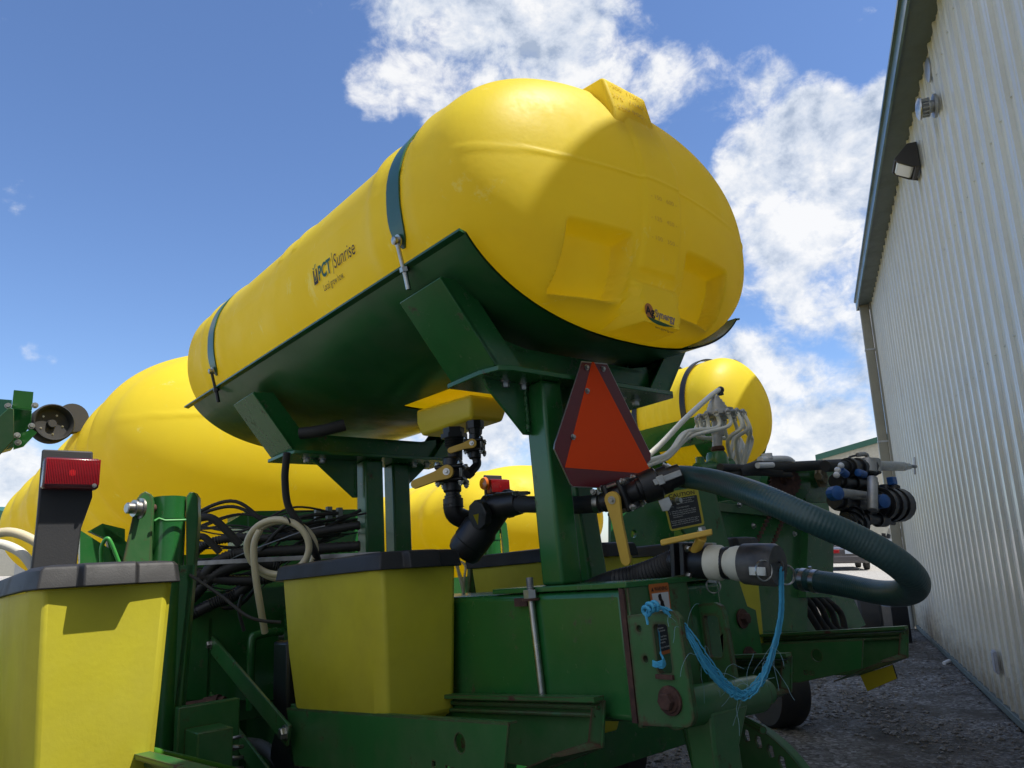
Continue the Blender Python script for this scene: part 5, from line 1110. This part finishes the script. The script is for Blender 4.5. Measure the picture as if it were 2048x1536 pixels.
b=MB(); b.lathe(PY(1435,893,ty),(0,0,-1),[(0,.034),(.02,.04),(.025,.034),(.05,.034)],16); b.build('riser_clamp',RUST,tw_)
b=MB(); b.lathe(PY(1432,905,ty),(0,0,-1),[(0,.05),(.02,.06),(.10,.065),(.14,.05)],16); b.cyl(PY(1395,940,ty),PY(1460,930,ty),.04,14); b.cyl(PY(1400,915,ty),PY(1402,945,ty),.025,12); b.build('green_manifold',GRN,tw_)
rnd=random.Random(4)
b=MB()
ends=[(1455,935),(1470,930),(1462,925),(1478,932),(1485,925),(1492,920),(1498,915),(1450,925)]
for k in range(NOZ):
    a=k/NOZ*6.283; p=cen+Vector((math.cos(a)*.135,math.sin(a)*.135,-.02))
    if math.cos(a)<-.45:    # to the left, sweeping down behind the emblem
        pts=[p,p+Vector((-.01,0,-.08)),PY(1375+rnd.uniform(-6,8),868+rnd.uniform(-5,8),ty-.05),PY(1340,905+rnd.uniform(-6,8),ty-.08),PY(1295,925+rnd.uniform(-5,8),ty-.1),PY(1240,945,ty-.1)]
    else:
        e_=ends[k%8]; pts=[p,p+Vector((math.cos(a)*.02,math.sin(a)*.02,-.09)),PY(e_[0]+(12 if math.cos(a)>.3 else -6),880,ty+math.sin(a)*.06),PY(e_[0],e_[1],ty),PY(e_[0]-12,e_[1]+25,ty+.02)]
    bb=MB(); bb.tube(cat(pts,7),.0112,10); bb.build('tube',WTB,tw_)
b=MB(); b.tube(cat([PY(1440,779,ty),PY(1433,783,ty),PY(1415,797,ty),PY(1370,838,ty-.02),PY(1320,890,ty-.05),PY(1280,925,ty-.08)],7),.015,10); b.build('tube',WTB,tw_)
b=MB(); b.ball(PY(1441,780,ty),.022,10); b.lathe(PY(1441,790,ty),(0,0,1),[(0,.02),(.03,.018)],10); b.build('elbow',BLK,tw_)
# ---- spray pump and valve assembly
py_=2.0
pa=thing('valve_manifold',PY(1740,1050,py_),'black plumbing block with blue caps and a silver T-handle regulator in front of the shed','valve manifold')
def yc(q0,q1,r,nm,m=BLK,prof=None,dy=0,n=18):
    b=MB(); p,q=PY(*q0,py_+dy),PY(*q1,py_+dy); L_=(q-p).length
    b.lathe(p,q-p,[(a*L_,rr*r) for a,rr in (prof or [(0,.9),(.02,1),(.98,1),(1,.9)])],n); return b.build(nm,m,pa)
RG=[(0,.9),(.1,.9),(.1,1.15),(.2,1.15),(.2,.9),(.45,.9),(.45,1.15),(.55,1.15),(.55,.9),(.8,.9),(.8,1.2),(1,1.2)]
yc((1690,935),(1742,935),.050,'valve_body',BLK,RG); yc((1670,962),(1740,968),.045,'filter_body',BLK,RG,.05); yc((1668,1000),(1740,1012),.05,'flow_meter',BLK,RG); yc((1705,1020),(1700,1048),.055,'pump_neck',BLK,RG)
yc((1690,1035),(1768,1040),.035,'lower_manifold',BLK,RG); yc((1752,1008),(1800,1010),.105,'pump_head',BLK,[(0,.75),(.12,.75),(.12,.95),(.25,.95),(.25,.88),(.4,.88),(.4,1),(.55,1),(.55,.9),(.7,.9),(.7,1),(.95,1),(1,.8)]); yc((1745,955),(1745,1020),.028,'clear_tube',ALU,None,-.12)
yc((1772,975),(1772,1000),.05,'solenoid',BLK,None); yc((1790,972),(1792,1010),.03,'solenoid',BLK); yc((1672,985),(1730,992),.028,'steel_clamp',ALU,None,-.05)
yc((1700,1038),(1698,1075),.045,'support_tube',BLK); yc((1690,1045),(1720,1050),.05,'valve_body',BLK,RG); yc((1760,1042),(1788,1046),.014,'small_nozzle',BLK); 
for q in ((1755,1050),(1769,1049)): yc((q[0],q[1]-6),(q[0],q[1]+2),.018,'wing_nut',BLK)
for q,r in (((1664,988),.038),((1757,1004),.040)):
    b=MB(); c=PY(*q,py_-.10); b.lathe(c,(-.5,-1,0),[(0,r),(.05,r),(.055,r*.8),(.06,0)],12); b.build('blue_cap',BLU,pa,smooth=25)
b=MB(); c=PY(1784,962,py_-.05); b.box(c-Vector((.028,.02,.024)),(.056,0,0),(0,.04,0),(0,0,.048)); b.build('blue_cap',BLU,pa,bevel=.004)
yc((1680,940),(1692,949),.022,'blue_cap',BLU,None,-.1); yc((1716,945),(1728,949),.022,'blue_cap',BLU,None,-.06)
b=MB(); [b.ball(PY(x,y,py_-.12),.017,8) for x,y in ((1682,931),(1675,940),(1673,950))]; b.build('white_fitting',WHT,pa)
yc((1736,919),(1738,946),.045,'regulator_flange',ALU,None,-.02,14); yc((1746,919),(1748,946),.042,'regulator_flange',ALU,None,-.02,14)
yc((1748,931),(1808,933),.030,'regulator_barrel',SIL,None); yc((1808,933),(1818,933),.022,'regulator_neck',SIL,None,0,6); yc((1815,932),(1832,933),.010,'regulator_screw',STL)
yc((1829,915),(1830,948),.007,'t_handle',SIL)
b=MB(); b.tube(cat([PY(1715,910,py_),PY(1728,908,py_),PY(1734,912,py_),PY(1734,925,py_)],6),.014,10); b.build('elbow',ALU,pa)
b=MB(); b.tube(cat([PY(1712,911,py_),PY(1700,914,py_),PY(1692,922,py_),PY(1687,930,py_)],6),.006,8); b.build('cable',RUB,pa)
b=MB(); b.tube([PY(1650,932,py_),PY(1700,933,py_)],.032,14); b.build('inlet_pipe',RUB,pa)
# ---- raised unit arm at the left edge
ua=thing('raised_row_unit',PD(20,900,4.6),'raised green row unit arm at the left edge beside a black gauge wheel','row unit arm')
dA=4.5
b=MB(); e1=PD(30,790,dA); e2=PD(66,784,dA); e3=PD(64,820,dA); e4=PD(24,816,dA); bk=PD(-60,905,dA-.9)-PD(30,800,dA)
b.plate([PD(28,780,dA),PD(67,784,dA),PD(64,819,dA),PD(24,815,dA)],(0,.02,0)); b.build('end_plate',mat('sunlit_green_paint',(.03,.22,.03),.35),ua)  # lighter copy of the green, with sunlight put into the colour
b=MB(); q=[PD(-40,795,dA),PD(24,800,dA),PD(22,840,dA),PD(-40,850,dA)]; b.plate(q,(0,.3,0)); b.build('arm_box',mat('teal_green_paint',(.02,.16,.09),.4),ua)
b=MB(); b.plate([PD(24,816,dA+.05),PD(64,820,dA+.05),PD(62,850,dA+.05),PD(26,895,dA+.05),PD(-10,905,dA+.05),PD(-12,880,dA+.05)],(0,.12,0)); b.build('arm_link',GRN,ua,bevel=.004)
b=MB(); b.plate([PD(-20,850,dA-.1),PD(18,815,dA-.1),PD(28,818,dA-.1),PD(28,880,dA-.1),PD(-20,930,dA-.1)],(0,.05,0)); b.build('arm_side',GRE,ua,bevel=.004)
b=MB(); b.plate([PD(28,872,dA),PD(64,858,dA),PD(74,865,dA),PD(48,892,dA),PD(28,898,dA)],(0,.03,0)); b.build('wheel_bracket',mat('bright_green',(.05,.32,.06),.4),ua)
for q in ((70,811),(63,852),(36,885),(34,871),(16,812)):
    b=MB(); b.hex(PD(*q,dA-.02),(0,-1,0),.014,.016); b.build('bolt',SIL,ua)
nw=Vector((.18,-1,.05)).normalized()
b=MB(); c=PD(103,848,4.8); b.lathe(c,nw,[(-.05,.10),(-.05,.118),(-.04,.127),(.04,.127),(.05,.118),(.035,.105),(.0,.10),(-.01,.03),(.02,.025),(.02,0)],40); wo=b.build('gauge_wheel',RUB,ua,smooth=50)
u,v=perp(nw)
for k in range(5):
    a=k*1.2566+.5; b=MB(); b.hex(c+nw*-.005+(u*math.cos(a)+v*math.sin(a))*.068,nw,.005,.006); b.build('wheel_bolt',SIL,wo)
b=MB(); c2=PD(142,838,5.0); b.lathe(c2,nw,[(-.04,.06),(-.04,.10),(.04,.10),(.04,.06)],30); b.build('gauge_wheel',RUB,ua)
# ---- far green roofed sheds between the legs
def farshed(p0,w,h,dep,label,roofh):
    t=thing('far_shed',p0,label,'building',world=True); X_=Vector((.95,-.3,0)).normalized(); Y_=Vector((.3,.95,0)).normalized(); o=Vector(p0)
    b=MB(world=True); b.box(o,X_*w,Y_*dep,Vector((0,0,h))); b.build('wall',FW,t)
    b=MB(world=True); b.plate([o-X_*.5+Vector((0,0,h)),o+X_*(w+.5)+Vector((0,0,h)),o+X_*w/2+Vector((0,0,h+roofh))],Y_*dep); b.build('roof',mat('green_roof',(.02,.13,.07),.4),t)
    for k in range(3):
        b=MB(world=True); b.box(o+X_*(w*(.12+.3*k))-Y_*.05,X_*w*.2,Y_*.06,Vector((0,0,h*.7))); b.build('door',mat('grey_door',(.35,.36,.36),.5),t)
    return t
q=GD(800,1090,60); farshed(Vector((q.x,q.y,0)),12,3.2,14,'distant grey shed with green gable roof seen between the stand legs',2.2)
q=GD(150,1090,75); farshed(Vector((q.x-20,q.y,0)),26,4.2,18,'distant long shed with green roof far behind the left hopper',2.6)

# second lift post between the stand legs, and dark parts added under the frame to cover sunlit ground
pp=[o for o in COL.objects if o.name=='pin_post'][0]; dup(pp,Mp@Vector((1.30,.0,-.10)),'green cylinder post seen between the strainer and the rear stand leg',skip=('pin','hoop'))
uf=thing('dark_underfill',(.9,3.9,-1.4),'added dark tyres and green panels filling the space under the middle of the planter','wheel frame')
for x in (.15,.62,1.35,1.85,2.45,2.95,3.5):
    b=MB(); b.lathe((x,3.75,-1.02),(1,0,0),[(0,.25),(0,.40),(.03,.43),(.20,.43),(.23,.40),(.23,.25)],36); ty_=b.build('tyre',RUB,uf)
    b=MB(); b.lathe((x+.03,3.75,-1.02),(1,0,0),[(0,.26),(.02,.24),(.04,.10),(.03,.0)],28); b.build('rim',mat('rim_yellow',(0,0,0)),ty_)
b=MB(); b.ab(-.4,4.2,3.3,3.36,-1.12,-.32); b.ab(-.4,2.6,4.3,4.4,-1.2,-.3); b.build('blocking_panel',GRN,uf,bevel=.004)  # panels added to block the view of bright ground behind
b=MB()
for x in (.45,.58,1.2,1.32): b.ab(x,x+.02,2.85,3.3,-1.1,-.35)
b.build('frame_rib',GRE,uf,bevel=.002)
# fertiliser opener with rusty parts between the first two row units
fo=thing('disc_opener',(.72,2.5,-1.2),'rusty disc opener and springs low between the two nearest row units','opener')
b=MB(); b.lathe((.66,2.35,-.72),(1,.15,0),[(0,.20),(.004,.20),(.02,.07),(.04,.06)],30); b.build('disc',RUST,fo)
b=MB(); b.ab(.70,.80,2.30,2.42,-.75,-.36); b.ab(.68,.86,2.42,2.46,-.6,-.3); b.build('shank',GRE,fo,bevel=.004)
b=MB(); pts=[(.82+.028*math.cos(k*.7),2.36+.028*math.sin(k*.7),-.40-.0032*k) for k in range(90)]; b.tube(pts,.006,6); b.build('spring',STL,fo)
for k in range(3):
    b=MB(); b.hex((.70+.03*k,2.29,-.45-.07*k),(0,-1,0),.014,.014); b.build('bolt',SIL,fo)
b=MB(); b.tube(cat([(.60,2.9,-.35),(.66,2.6,-.50),(.72,2.4,-.62),(.74,2.2,-.80)],8),.012,10); b.build('cream_tube',CRM,fo)
b=MB(); b.lathe((.46,2.42,-.52),(1,0,0),[(0,.05),(0,.10),(.03,.10),(.03,.05)],22); b.build('black_roller',BLK,fo)

b=MB(); b.bar(PD(-6,850,dA+.1),PD(-700,1000,5.2),.12,.14); b.bar(PD(-690,980,5.2),toP(Vector((GD(-700,1000,5.2).x,GD(-700,1000,5.2).y,0))),.14,.14,(0,1,0)); b.build('carrying_beam',GRN,ua,bevel=.006)
